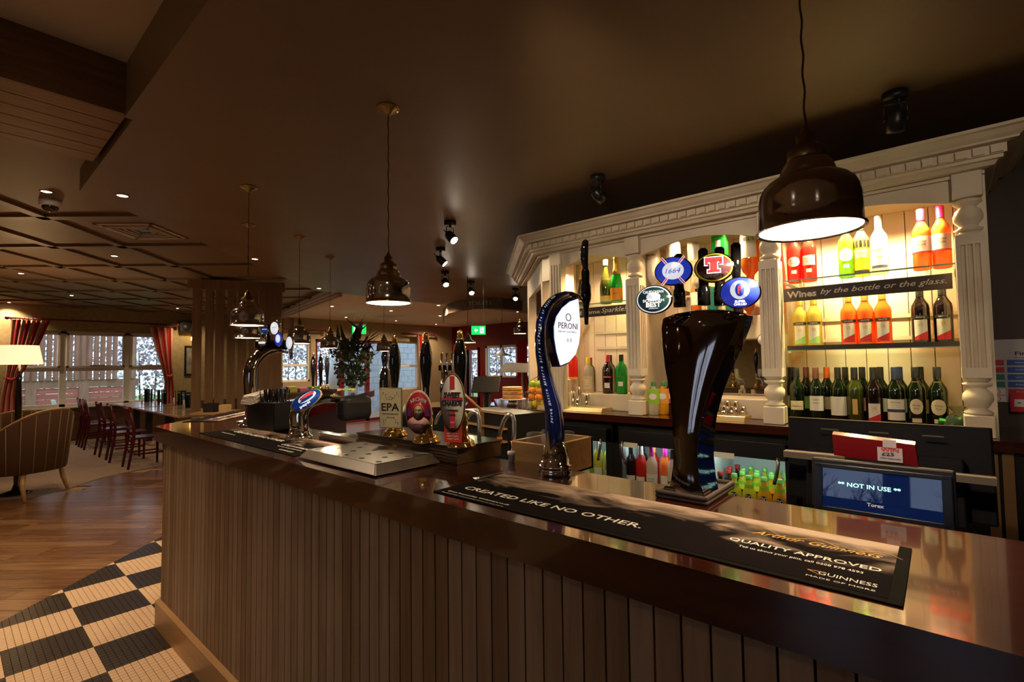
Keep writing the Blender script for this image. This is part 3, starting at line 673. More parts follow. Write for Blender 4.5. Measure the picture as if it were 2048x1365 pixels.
# --- champagne shelf
bottle('champagne bottle half hidden behind the tall black tap handle', bx(1166, 570), YS, SZC, 'champ', 'dark', 'gold', .10, [(.03, .085, 1.2, 'gold')], group='champagne on the glass shelf', name='champagne_bottle')
bottle('dark prosecco bottle with silver foil neck and gold base label', bx(1213, 570), YS-.01, SZC, 'champ', 'olive', 'silver', .04, [(.012, .055, 1.3, 'gold'), (.17, .185, 1.2, 'gold', None, -.008)], group='champagne on the glass shelf', name='champagne_bottle')
bottle('green champagne bottle with gold foil neck and broad orange label', bx(1237, 565), YS-.03, SZC, 'champ', 'bgreen', 'gold', .11, [(.012, .10, 1.45, 'orange')], [('BRUT', .06, .007, .03, ink)], group='champagne on the glass shelf', name='champagne_bottle')
# --- top wine shelf
for px_, lb_ in ((1588, 'red rose wine bottle with white oval label, leftmost on the top shelf'), (1618, 'red rose wine bottle with white label, second from left on top shelf')):
    bottle(lb_, bx(px_, 520), YS, SZ1, 'bord', 'red', 'black', .05, [(.09, .145, .9, 'white', 'oval' if px_ < 1600 else None), (.05, .07, .35, 'white')], [('Running', .125, .008, .035, ink, .3), ('Duck', .110, .008, .025, ink, .3)], group='wines on the top glass shelf')
bottle('bright green wine bottle with pale oval label beneath the large pendant shade', bx(1692, 500), YS, SZ1, 'bord', 'green', 'green', .05, [(.085, .155, .9, 'white', 'oval'), (.05, .07, .35, 'white')], [('Sauv', .125, .009, .03, ink, .3)], group='wines on the top glass shelf')
bottle('white wine bottle with black upper half and black cap', bx(1722, 490), YS, SZ1, 'bord', 'yellow', 'black', .06, [(.15, .187, 3.0, 'black'), (.095, .14, 1.0, 'cream'), (.015, .03, 1.0, 'black')], [('Reserve', .12, .009, .035, ink)], group='wines on the top glass shelf')
bottle('clear pale wine bottle with silver cap and navy banded white label', bx(1758, 485), YS, SZ1, 'bord', 'clear', 'silver', .06, [(.03, .115, 1.0, 'pale'), (.03, .045, 1.02, 'navy', None, .0004), (.13, .155, .9, 'pale')], [('Pinot Grigio', .09, .006, .04, ink)], group='wines on the top glass shelf')
for px_, lb_ in ((1842, 'pink-capped orange rose bottle with blush label, left of the pair'), (1882, 'pink-capped orange rose bottle with blush label, right of the pair')):
    bottle(lb_, bx(px_, 470), YS, SZ1, 'bord', 'orange', 'pink', .058, [(.085, .165, 1.35, 'blush'), (.08, .09, 1.36, 'red', None, .0003)], [('SUTTER', .138, .009, .042, ink), ('HOME', .122, .009, .034, ink)], group='rose bottles with pink caps')
# --- middle shelf
VR = [(.04, .13, .75, 'white', 'diagw'), (.033, .075, .75, None, 'diag')]
def vr(px_, g, cap, dm_, lb_, grp):
    bottle(lb_, bx(px_, 630), YS-.02, SZ2+.0, 'bord', g, cap, .06, [(.035, .13, .72, 'white'), (.03, .075, .73, dm_, 'diag', .0004), (.135, .15, 1.0, 'black')], [('VR', .105, .020, .022, gold), ('HARDYS', .142, .007, .035, white)], group=grp)
for px_, l in ((1601, 'pale yellow wine bottle, left of the two on the middle shelf'), (1629, 'pale yellow wine bottle, right of the two on the middle shelf')): vr(px_, 'yellow', 'gold', 'diaggreen', l, 'white wines on the middle shelf')
for px_, l in ((1698, 'orange rose bottle with slanted red label, leftmost of three'), (1731, 'orange rose bottle with slanted red label, middle of three'), (1766, 'orange rose bottle with slanted red label, rightmost of three')): vr(px_, 'orange', 'gold', 'red', l, 'rose wines on the middle shelf')
for px_, l in ((1841, 'dark red wine bottle with slanted red label, left of the pair'), (1886, 'dark red wine bottle with slanted red label, rightmost on middle shelf')): vr(px_, 'black', 'black', 'red', l, 'red wines on the middle shelf')
# --- bottom rows
BR = 3.12; grp = 'red wines on the back counter'
def low(px_, lb_, g, cap, ch_, labels, words, y=BR): bottle(lb_, bx(px_, 790, y), y, CZ, 'bord', g, cap, ch_, labels, words, group=grp, sc=.985)
low(1594, 'dark wine bottle with small cream label, leftmost of the front row', 'dark', 'black', .05, [(.07, .12, .95, 'cream')], [('Montepulciano', .09, .006, .045, ink)])
low(1633, 'dark bottle with square white label and brown cap, second in front row', 'dark', 'brown', .06, [(.07, .15, 1.05, 'white')], [('Casillero', .13, .007, .035, ink), ('Diablo', .112, .008, .03, ink)])
low(1677, 'dark bottle with large blank white label, third in front row', 'dark', 'black', .06, [(.05, .15, 1.25, 'white')], [('RESERVA', .135, .003, .02, gold)])
low(1710, 'olive green bottle turned so its label faces right', 'olive', 'black', .06, [(.06, .14, .3, 'gold')], [])
low(1748, 'dark bottle with VR label and slanted red corner, front row', 'black', 'black', .06, [(.03, .12, .72, 'white'), (.025, .07, .73, 'red', 'diag', .0004)], [('VR', .095, .02, .022, gold)])
low(1791, 'dark bottle with white label crossed by a grey band and seal', 'dark', 'navy', .06, [(.04, .145, 1.15, 'white'), (.08, .095, 1.16, 'navy', None, .0003)], [('Don Hernan', .13, .006, .04, ink)])
low(1832, 'dark green bottle with cream oval label, second from right in front row', 'dark', 'black', .05, [(.075, .15, .75, 'cream', 'oval'), (.035, .055, .5, 'cream'), (.21, .235, .9, 'gold', None, -.018)], [('Running', .118, .008, .03, ink, .3), ('Duck', .104, .008, .022, ink, .3)])
low(1876, 'dark green bottle with cream oval label, rightmost of the front row', 'dark', 'black', .05, [(.075, .15, .85, 'cream', 'oval'), (.035, .055, .5, 'cream'), (.21, .235, .9, 'gold', None, -.018)], [('Running', .118, .008, .03, ink, .3), ('Duck', .104, .008, .022, ink, .3)])
for px_, l, cap, lbm in ((1584, 'dark bottle at the far left of the back row', 'black', 'cream'), (1614, 'dark bottle with green label behind the square white label', 'brown', 'green'), (1655, 'bottle with orange cap and cream label in the back row', 'orange', 'cream'), (1692, 'dark bottle with silver-ringed neck in the back row', 'black', 'pale'), (1726, 'dark bottle behind the olive green one', 'black', 'pale'), (1762, 'dark bottle behind the VR labelled one', 'black', 'pale'), (1800, 'navy-capped bottle behind the grey banded label', 'navy', 'pale'), (1842, 'dark bottle with amber neck band half hidden in back row', 'black', 'cream')):
    low(px_, l, 'dark', cap, .06, [(.07, .14, .9, lbm)], [], 3.24)
# --- left bay, on the step
SZL = CZ+.115; YL = 3.19
bottle('spiced rum bottle with cream picture label and amber neck', bx(1177, 750, YL), YL, SZL, 'spirit', 'clear', 'yellow', .055, [(.03, .125, .95, 'cream')], [('SPICED', .112, .007, .04, redp), ('GOLD', .055, .006, .03, ink)], group='spirits on the left step', name='spirit_bottle')
bottle('dark vermouth bottle with red cap', bx(1216, 745, YL), YL, SZL, 'spirit', 'black', 'red', .05, [(.04, .075, .45, 'white'), (.11, .12, .8, 'red')], [('MARTINI', .115, .006, .035, white)], group='spirits on the left step', name='spirit_bottle', sc=1.06)
bottle('green vermouth bottle with black cap', bx(1243, 745, YL), YL, SZL, 'spirit', 'bgreen', 'black', .04, [(.055, .085, .4, 'white')], [('MARTINI', .12, .006, .035, redp)], group='spirits on the left step', name='spirit_bottle', sc=1.06)
bottle('dark-necked bottle behind the red-capped vermouth', bx(1210, 740, YL)-.02, YL+.11, SZL, 'spirit', 'black', 'black', .05, [], [], group='spirits on the left step', name='spirit_bottle', sc=1.06)
bottle('brown-necked bottle behind the spiced rum', bx(1172, 745, YL)-.03, YL+.11, SZL, 'spirit', 'olive', 'brown', .05, [(.04, .12, .9, 'cream')], [], group='spirits on the left step', name='spirit_bottle')
bottle('round whisky bottle half behind the first turned column', bx(1262, 770, 3.2)+.02, 3.2, SZL, 'square', 'amber', 'black', .03, [(.04, .12, .8, 'black')], [], group='spirits on the left step', name='spirit_bottle', sc=.6)
t = thing('bottle_plinth', 'small cream block raising the red liqueur bottles', 'stand', (bx(1138, 760, 3.2)-.02, 3.2, SZL)); B().box(-.1, .06, -.06, .06, 0, .10).obj('block', cream, t, bevel=.003)
bottle('red liqueur bottle on the cream block beside the blue beer tower', bx(1146, 715, 3.2), 3.2, SZL+.10, 'spirit', 'red', 'black', .03, [(.0, .02, 1.5, 'gold')], [], name='spirit_bottle', sc=.9, group='red liqueurs on the block')
bottle('pink liqueur bottle on the cream block, partly behind the lit badge', bx(1133, 720, 3.2)-.02, 3.2, SZL+.10, 'spirit', 'pink', 'silver', .03, [(.03, .09, .9, 'white')], [], name='spirit_bottle', sc=.62, group='red liqueurs on the block')
# --- juice bottles on the counter in the centre bay
for px_, l, g, lbm, yy in ((1307, 'green-labelled apple juice bottle on counter behind the column', 'clear', 'lime', 3.02), (1326, 'orange-labelled juice bottle next to the green one', 'juice', 'apricot', 3.07), (1338, 'purple-labelled juice bottle half behind the chrome beer tower', 'cola', 'purple', 3.12)):
    bottle(l, bx(px_, 780, yy), yy, CZ, 'juice', g, 'green', .022, [(.065, .15, 3.1, lbm, None, .001), (.09, .125, .75, 'pale', 'oval', .0018)], [('BRITVIC', .107, .007, .032, ink)], group='juices on the back counter', name='juice_bottle', sc=1.12)
# --- optics: inverted spirit bottles
def optic(label, px_, py_, g, kind, lbm, words, y, z, sc=1):
    t = thing('optic_bottle', label, 'bottle', (bx(px_, py_, y), y, z), 0, 'inverted spirits on the optics rack', sc)
    p = PROF[kind]; H = p[-1][1]; R = max(r for r, _ in p)
    bq = B().lathe([(r, -q) for r, q in p], 4 if kind == 'square' else 22, R=Matrix.Rotation(PI/4, 3, 'Z') if kind == 'square' else None)
    if kind == 'square': bq.sm = [False]*len(bq.sm)
    bq.obj('glass', G[g], t)
    if lbm: inst('label', lab_mesh(R*(.74 if kind == 'square' else 1)+.001, -.13, -.03, 1.0, LB[lbm]), t)
    for s, zc, h, w, m in words: text(s, t, m, (0, -R-.0015, zc), h, w, wrap=R, ex=.0002)
    B().cyl((0, 0, -H+.03), (0, 0, -H-.035), .022, .026, 16).obj('optic_measure', G['clear'], t); B().cyl((0, 0, -H-.035), (0, 0, -H-.05), .012, .006, 10).obj('optic_spout', black, t)
    B().box(-.012, .012, .02, .2, -H-.02, -H+.0).obj('bracket', black, t)
    return t
zt = lambda px_, py_, y: PY(px_, py_, y).z
for px_, py_, g, kind, lbm, words, l in ((1308, 497, 'white', 'spirit', None, [('MALIBU', -.045, .014, .06, ink)], 'inverted white coconut liqueur bottle at the left of the optics'),
      (1348, 486, 'clear', 'spirit', 'pale', [], 'inverted clear spirit bottle above the blue and red badge'),
      (1392, 476, 'clear', 'square', 'white', [('SOUTHERN', -.035, .012, .06, ink)], 'inverted square bottle with white label above the badges'),
      (1441, 472, 'bgreen', 'square', 'white', [], 'inverted square green gin bottle on the optics'),
      (1500, 462, 'amber', 'spirit', 'white', [("BELL'S", -.045, .016, .06, ink)], 'inverted amber whisky bottle at the right of the optics')):
    sc_ = 1.28 if px_ == 1500 else 1.15; optic(l, px_, py_+60, g, kind, lbm, words, 3.14, zt(px_, py_, 3.14), sc_)
for px_, g, l in ((1392, 'amber', 'inverted amber bottle in the lower optics row at left'), (1425, 'teal', 'inverted teal bottle in the lower optics row'), (1462, 'teal', 'inverted pale blue bottle in lower optics row'), (1497, 'amber', 'inverted brown bottle in the lower optics row at right')):
    optic(l, px_, 600, g, 'spirit', 'white' if g == 'amber' else None, [], 3.28, 1.98, .85)
for i, px_ in enumerate((1400, 1452, 1540-12)):
    t = thing('optic_badge', ['round white measure badge behind the chrome tower at left', 'round white measure badge with thin black rim, middle', 'round white measure badge with amber picture beside the column'][i], 'badge', (bx(px_, 686, 3.28), 3.28, zt(px_, 680, 3.28)), 0, 'round badges on the optics shelf')
    B().cyl((0, 0, 0), (0, .015, 0), .038, n=24).obj('rim', black, t); B().cyl((0, -.002, 0), (0, .0, 0), .034, n=24).obj('face', white, t); B().box(-.012, .012, -.004, -.002, -.018, .018).obj('picture', LB['orange'], t)
# --- jiggers on wedge trays
mj = mat('measure_steel', (.82, .78, .70), .16, 1)
def measures(label, x0, x1, px0, spots, lab2):
    t = thing('measure_tray', label, 'tray', ((x0+x1)/2, 3.0, CZ)); w = (x1-x0)/2
    B().prism([(-.07, 0), (.08, 0), (.08, .028), (-.05, .028)], 'x', -w, w).obj('wedge', mat('brass_tray', (.95, .78, .42), .22, .7), t, bevel=.002)
    for i, (dx, dy, h, lb_) in enumerate(spots):
        m = thing('spirit_measure', lb_, 'measure', ((x0+x1)/2+dx, 3.0+dy, CZ+.028), 0, lab2)
        B().lathe([(.001, .001), (.0165, 0), (.0172, .002), (.0172, h), (.0155, h), (.0150, .004), (.001, .004)], 20).obj('cup', mj, m)
def mspots(x0, x1, L): return [(bx(px_, 800, 3.0+dy)-(x0+x1)/2, dy, h, l) for px_, dy, h, l in L]
xa = bx(1080, 815, 2.97); xe = bx(1208, 822, 2.97)
measures('shallow brass-lit wedge tray of steel measures in the left bay', xa, xe, 0, mspots(xa, xe, [(1134, .02, .09, 'steel measure left of the tallest one on the left tray'), (1147, .05, .105, 'steel measure directly behind the short one on the left tray'), (1158, .065, .135, 'tallest steel measure on the left tray'), (1155, .005, .05, 'short steel measure at the front of left tray'), (1174, .03, .085, 'steel measure at the right of the left tray')]), 'steel measures in the left bay')
xa = bx(1395, 826, 2.97); xe = bx(1492, 830, 2.97)
measures('bright wedge tray of steel measures in the centre bay', xa, xe, 0, mspots(xa, xe, [(1408, .02, .11, 'steel measure at left of centre tray beside the chrome tower'), (1420, .055, .14, 'tallest steel measure on the centre tray'), (1436, .02, .11, 'second tallest steel measure on the centre tray'), (1448, 0, .05, 'small steel measure in front on the centre tray'), (1455, .06, .075, 'steel measure at the back of centre tray'), (1463, .01, .05, 'small steel measure right of centre on centre tray'), (1471, .065, .075, 'steel measure at the back right of centre tray'), (1485, .045, .045, 'shortest steel measure at the right end of centre tray')]), 'steel measures in the centre bay')
# --- fridge contents
def fill(ci, items, z, grp, name='wine_bottle'):
    t = COOL[ci]; X0 = t.location.x
    for lb_, dx, dy, kind, g, cap, ch_, labels, words, s in items: bottle(lb_, X0+dx, 2.9+dy, z, kind, g, cap, ch_, labels, words, group=grp, sc=s, name=name)
fill(0, [('green white-wine bottle with black banded label in left cooler', .20, .10, 'bord', 'lime', 'black', .06, [(.05, .10, .9, 'white'), (.10, .12, .9, 'black')], [], .95),
         ('pale wine bottle with white cap, middle of left cooler', .30, .10, 'bord', 'yellow', 'white', .06, [(.05, .12, .9, 'white')], [], .95), ('pale wine bottle with silver cap, right in left cooler', .39, .10, 'bord', 'yellow', 'silver', .06, [(.05, .11, .9, 'white')], [], .95),
         ('clear bottle at the left edge of left cooler', .10, .10, 'bord', 'clear', 'silver', .06, [(.05, .11, .9, 'white')], [], .95)]
        + [('dark-capped bottle in the second row of left cooler, '+['far left', 'second', 'middle', 'fourth', 'far right'][k], .06+.085*k, .22, 'bord', 'lime' if k % 2 else 'clear', 'black', .06, [], [], .95) for k in range(5)], .662, 'wines in the left cooler')
fill(1, [('red rose bottle with white cap in the middle cooler', .12, .10, 'bord', 'red', 'white', .06, [(.05, .10, .8, 'white')], [], .95), ('clear bottle with magenta cap and white label, front of middle cooler', .205, .08, 'bord', 'clear', 'magenta', .06, [(.04, .13, 1.1, 'white')], [('SUTTER', .10, .008, .04, ink), ('HOME', .085, .008, .03, ink)], .97),
         ('pink rose bottle with magenta cap in the middle cooler', .27, .14, 'bord', 'orange', 'magenta', .06, [(.05, .12, .9, 'white')], [], .95), ('dark-capped clear bottle with black banded label in the middle cooler', .34, .09, 'bord', 'clear', 'black', .06, [(.03, .08, 1, 'white'), (.08, .10, 1, 'black')], [], .95),
         ('white-labelled dark bottle at the left edge of the middle cooler', .05, .10, 'bord', 'black', 'black', .06, [(.02, .10, .9, 'white')], [], .95)]
        + [('wine bottle in the second row of the middle cooler, '+['far left', 'second', 'middle', 'fourth', 'far right'][k], .07+.08*k, .23, 'bord', ['black', 'red', 'orange', 'red', 'pink'][k], ['black', 'yellow', 'magenta', 'magenta', 'magenta'][k], .06, [], [], .95) for k in range(5)], .662, 'rose wines in the middle cooler')
it = []
for r in range(4):
    for k in range(5):
        g = 'cola' if k == 0 else ('lemon' if k < 3 else 'juice')
        if r == 3 and k > 3: continue
        nm = {'cola': 'dark cola bottle with red cap in the right cooler', 'lemon': 'lemon juice bottle with green neck in the right cooler', 'juice': 'orange juice bottle with green neck in the right cooler'}[g]
        nm += [', front row', ', second row', ', third row', ', back row'][r]+['', ', left one', ', right one', ', left one', ', right one'][k]
        it.append((nm, .045+.078*k+(.02 if r % 2 else 0), .09+.085*r, 'rnd', g, 'red' if g == 'cola' else 'lgreen', .018, [(.10, .125, 3.1, 'lime' if g != 'cola' else 'black', None, -.014)] + ([(.045, .085, .5, 'black', 'oval')] if g != 'cola' else []), [('J2O', .065, .02, .032, white, 0, .04)] if g != 'cola' and r == 0 else [], 1.12))
fill(2, it, .662, 'small bottles in the right cooler', 'juice_bottle')
# ================================================================== THINGS ON THE BAR
BZ = 1.15
def VZ(px, py, x, y): d = ray(px, py); t = (d.x*x+d.y*y)/(d.x**2+d.y**2); return CAM.z+d.z*t
def hit(px, off, py=800):   # point over the far leg of the bar, `off` metres in from its front edge
    d = ray(px, py); n = NB; t = (c0.dot(n)+off)/(d.x*n.x+d.y*n.y); return Vector((d.x*t, d.y*t))
def smoke_mat():
    m = bpy.data.materials.new('smoke_print'); m.use_nodes = True; nt = m.node_tree; b = nt.nodes['Principled BSDF']; b.inputs['Roughness'].default_value = .6; b.inputs['Specular IOR Level'].default_value = .03; b.inputs['IOR'].default_value = 1.03
    tc = nt.nodes.new('ShaderNodeTexCoord'); mp = nt.nodes.new('ShaderNodeMapping'); mp.inputs['Scale'].default_value = (6, 13, 1); no = nt.nodes.new('ShaderNodeTexNoise'); no.inputs['Detail'].default_value = 7; no.inputs['Distortion'].default_value = 1.2; no.inputs['Scale'].default_value = 1
    sp = nt.nodes.new('ShaderNodeSeparateXYZ'); a = nt.nodes.new('ShaderNodeMath'); a.operation = 'MULTIPLY_ADD'; a.inputs[1].default_value = 4.2; rp = nt.nodes.new('ShaderNodeValToRGB')
    s2 = nt.nodes.new('ShaderNodeMath'); s2.operation = 'MULTIPLY_ADD'; s2.inputs[1].default_value = 1.5
    nt.links.new(tc.outputs['Object'], mp.inputs[0]); nt.links.new(mp.outputs[0], no.inputs['Vector']); nt.links.new(tc.outputs['Object'], sp.inputs[0])
    nt.links.new(sp.outputs['Y'], a.inputs[0]); a.inputs[2].default_value = -.28
    nt.links.new(no.outputs[0], s2.inputs[0]); nt.links.new(a.outputs[0], s2.inputs[2]); nt.links.new(s2.outputs[0], rp.inputs[0]); nt.links.new(rp.outputs[0], b.inputs['Base Color'])
    e = rp.color_ramp.elements; e[0].position = .52; e[0].color = (.010, .008, .009, 1); e[1].position = .98; e[1].color = (.46, .34, .28, 1); q = e.new(.68); q.color = (.11, .08, .068, 1)
    return m
SMOKE = smoke_mat(); matb = mat('black_rubber_mat', (.012, .011, .010), .8, spec=.05, ior=1.05)
def bar_mat(label, x0, x1, y0, y1, words, rz=0):
    t = thing('bar_mat', label, 'bar mat', ((x0+x1)/2, (y0+y1)/2, BZ), rz, 'printed bar runners'); w, d = (x1-x0)/2, (y1-y0)/2
    B().box(-w, w, -d, d, 0, .003).obj('rubber_backing', matb, t, bevel=.001); B().box(-w+.012, w-.018, -d+.014, d-.004, .003, .0036).obj('printed_face', SMOKE, t)
    for s, p0, p1, h, m, sh_, bo in words:
        text(s, t, m, ((p0[0]+p1[0])/2-t.location.x, (p0[1]+p1[1])/2-t.location.y, .0037), h, p1[0]-p0[0], (0, 0, 0), bo, sh_, .0001)
    return t
def q(x, y): p = PZ(x, y, BZ); return (p.x, p.y)
def line(s, a, b, h, m=white, sh_=0, bo=0):
    A, Bq = q(*a), q(*b); yy = (A[1]+Bq[1])/2; return (s, (A[0], yy), (Bq[0], yy), h, m, sh_, bo)
bar_mat('long black smoke-printed bar mat reading CREATED LIKE NO OTHER at right', -1.062, -.052, .888, 1.168,
        [line('CREATED LIKE NO OTHER.', (925, 980), (1292, 1054), .027, bo=.012), line('Drink Responsibly. drinkaware.co.uk', (897, 985), (1018, 1014), .008, bo=.01), line('The GUINNESS word and HARP device are trade marks', (882, 987), (1008, 1016), .0035),
         line('QUALITY APPROVED', (1455, 1085), (1765, 1142), .017, bo=.012), line('Tell us about your pint, call 0208 978 4593', (1474, 1099), (1728, 1148), .009, bo=.01),
         line('Arthur Guinness', (1500, 1073), (1768, 1112), .022, gold, .5), line('GUINNESS', (1636, 1152), (1756, 1176), .014), line('MADE OF MORE', (1610, 1158), (1752, 1184), .006)])
for p0, p1 in (((-.30, 1.12), (-.06, 1.07)), ((-.33, 1.125), (-.20, 1.13))):
    o = bpy.data.objects
hp = [o for o in bpy.data.objects if o.name.startswith('bar_mat') and o.parent is None][0]
gx, gy = q(1628, 1150); gx -= hp.location.x; gy -= hp.location.y
B().tube([(gx-.010, gy+.006, .0042), (gx+.008, gy+.008, .0042), (gx+.009, gy-.006, .0042), (gx-.010, gy+.006, .0042)], .0007, 4).obj('harp_emblem', gold, hp)
fx0, fy0 = q(1640, 1092); fx0 -= hp.location.x; fy0 -= hp.location.y
B().tube([(fx0-.13+.012*k, fy0+.012+.016*math.sin(k*.75)-.0006*k, .0042) for k in range(22)], .0007, 4).obj('signature_flourish', gold, hp)
bar_mat('long black smoke-printed bar mat at the left end of the near bar', -2.98, -1.90, .898, 1.155,
        [('CREATED LIKE NO OTHER.', (-2.88, 1.04), (-2.3, 1.04), .027, white, 0, .012), ('Drink Responsibly. drinkaware.co.uk', (-2.9, .98), (-2.72, .98), .008, white, 0, 0), ('QUALITY APPROVED', (-2.22, .995), (-1.95, .995), .017, white, 0, .01), ('Tell us about your pint, call 0208 978 4593', (-2.2, .965), (-1.98, .965), .008, white, 0, 0), ('GUINNESS', (-2.1, .93), (-1.98, .93), .012, white, 0, 0)])
mp_ = hit(462, .16)
bar_mat('bar mat on the far leg of the bar, half hidden behind the chrome tower', mp_.x-.4, mp_.x+.4, mp_.y-.11, mp_.y+.11, [('CREATED LIKE NO OTHER.', (mp_.x-.3, mp_.y), (mp_.x+.2, mp_.y), .025, white, 0, .01)], math.atan2(-DB.y, -DB.x))
# --- stainless drip tray with real holes
t = thing('drip_tray', 'stainless steel drip tray with round holes and sloping sides on the bar', 'drip tray', (-1.59, 1.02, BZ+.0045))
w, d, H, ins = .255, .135, .03, .032
B().add([(-w, -d, 0), (w, -d, 0), (w, d, 0), (-w, d, 0), (-w+ins, -d+ins*.7, H), (w-ins, -d+ins*.7, H), (w-ins, d-ins*.5, H), (-w+ins, d-ins*.5, H)], [(0, 1, 5, 4), (1, 2, 6, 5), (2, 3, 7, 6), (3, 0, 4, 7), (3, 2, 1, 0)]).obj('sloping_sides', steel, t, bevel=.004, seg=3)
b = B(); nx, ny = 9, 4; xx0, xx1, yy0, yy1 = -w+ins, w-ins, -d+ins*.7, d-ins*.5; cw, chh = (xx1-xx0)/nx, (yy1-yy0)/ny
hb = B()
for i in range(nx):
    for j in range(ny):
        x0, y0 = xx0+i*cw, yy0+j*chh; cx_, cy_ = x0+cw/2, y0+chh/2
        if (i+j) % 2: b.add([(x0, y0, H+.001), (x0+cw, y0, H+.001), (x0+cw, y0+chh, H+.001), (x0, y0+chh, H+.001)], [(0, 1, 2, 3)]); continue
        o_, n_ = [], []
        for k in range(16):
            a = 2*PI*k/16; c_, s_ = math.cos(a), math.sin(a); m_ = max(abs(c_), abs(s_)); o_.append((cx_+c_/m_*cw/2, cy_+s_/m_*chh/2, H+.001)); n_.append((cx_+c_*.0105, cy_+s_*.0105, H+.001))
        dn = [(p[0], p[1], H-.004) for p in n_]
        b.add(o_+n_+dn, [(k, (k+1) % 16, 16+(k+1) % 16, 16+k) for k in range(16)]+[(16+k, 16+(k+1) % 16, 32+(k+1) % 16, 32+k) for k in range(16)])
        hb.lathe([(.0104, H-.004), (.001, H-.004)], 12, (cx_, cy_, .001), cap=False)
b.obj('perforated_top', steel, t); 
B().box(xx0, xx1, yy0, yy1, .002, .003).obj('well', mat('tray_well', (.03, .025, .02), .4), t)
# --- blue beer tower
XT = -.93
t = thing('beer_tower', 'curved navy blue beer tower with lit white badge and black tap', 'beer tap', (XT, 1.28, BZ))
def TP_(cx_, cy_, x=XT): p = PX(1050+cx_/3.413, 560+cy_/3.413, x); return Vector((p.x, p.y, p.z))
L0 = Vector((XT, 1.28, BZ))
cl = [(206, 1215, 200), (207, 1080, 192), (203, 980, 186), (190, 860, 168), (160, 740, 142), (132, 620, 128), (112, 500, 116), (106, 400, 112), (112, 300, 108), (138, 215, 100), (175, 160, 84), (220, 125, 74), (275, 105, 66), (325, 100, 50)]
pts = [TP_(a, b_)-L0 for a, b_, w_ in cl]; rr = [w_*.000205 for a, b_, w_ in cl]
navy = mat('navy_enamel', (.004, .02, .20), .08, coat=1)
B().tube(pts, rr, 24, ry=[r*.62 for r in rr]).obj('column', navy, t)
er = [p+Vector((.0, r*.93, -.006 if i > 8 else 0)) for i, (p, r) in enumerate(zip(pts, rr))]
B().tube(er, [.0085]*len(er), 10).obj('chrome_edge', chrome, t)
B().tube([p+Vector((r*.60, -r*.02, 0)) for p, r in zip(pts, rr)][:11], .0012, 6).obj('pinstripe', mat('lilac_line', (.5, .35, .6), .3), t)
B().lathe([(.052, 0), (.054, .004), (.054, .012), (.048, .018), (.052, .022), (.052, .03), (.046, .034), (.042, .06), (.036, .085), (.028, .1)], 28, (pts[0].x, pts[0].y, 0)).obj('chrome_foot', chrome, t)
for s in (0, 1, 2):
    a = -PI/2+s*1.1; c_ = Vector((math.cos(a)*.036, math.sin(a)*.036, .02)); B().add([(pts[0].x+c_.x*1.12-.016*math.sin(a), pts[0].y+c_.y*1.12+.016*math.cos(a), .04), (pts[0].x+c_.x*1.12+.016*math.sin(a), pts[0].y+c_.y*1.12-.016*math.cos(a), .04), (pts[0].x+c_.x*1.02, pts[0].y+c_.y*1.02, .145)], [(0, 1, 2)]).obj('chrome_flame', chrome, t)
bo = [(203, 596), (176, 500), (160, 400), (158, 320), (175, 250), (215, 190), (270, 145), (328, 125), (336, 200), (342, 300), (341, 380), (332, 450), (308, 520), (262, 572)]
bp = [TP_(a, c_)-L0 for a, c_ in bo]; cen = sum(bp, Vector())/len(bp)
B().prism([(p.y, p.z) for p in bp], 'x', -.012, .020).obj('badge_rim', navy, t, bevel=.003)
em = mat('lit_white_badge', (.9, .9, .9), .4, emit=(.92, .96, 1), es=1.1)
B().prism([(cen.y+(p.y-cen.y)*.95, cen.z+(p.z-cen.z)*.955) for p in bp], 'x', .019, .0225).obj('lit_badge', em, t)
MXT = lambda x, y, z: Matrix.Translation((x, y, z)) @ Matrix(((0, 0, 1, 0), (1, 0, 0, 0), (0, 1, 0, 0), (0, 0, 0, 1)))
pr = mat('plum_lettering', (.32, .03, .12), .5)
pc_ = TP_(255, 318)-L0; text('PERONI', t, pr, None, .020, (TP_(322, 330)-TP_(190, 310)).y, mtx=MXT(.0235, pc_.y, pc_.z), ex=.0003)
pc_ = TP_(250, 358)-L0; text('NASTRO AZZURRO', t, mat('grey_lettering', (.45, .42, .5), .5), None, .006, (TP_(315, 330)-TP_(192, 310)).y, mtx=MXT(.0235, pc_.y, pc_.z), ex=.0003)
pc_ = TP_(255, 260)-L0; B().lathe([(.010, 0), (.0125, 0), (.0125, .001), (.010, .001)], 24, (.0235, pc_.y, pc_.z), R=Matrix.Rotation(PI/2, 3, 'Y'), sx=1, sy=1.2, cap=False).obj('wreath', pr, t)
pc_ = TP_(262, 415)-L0; text('0.0', t, mat('pale_blue_print', (.5, .62, .85), .5), None, .012, .028, mtx=MXT(.0235, pc_.y, pc_.z), ex=.0003)
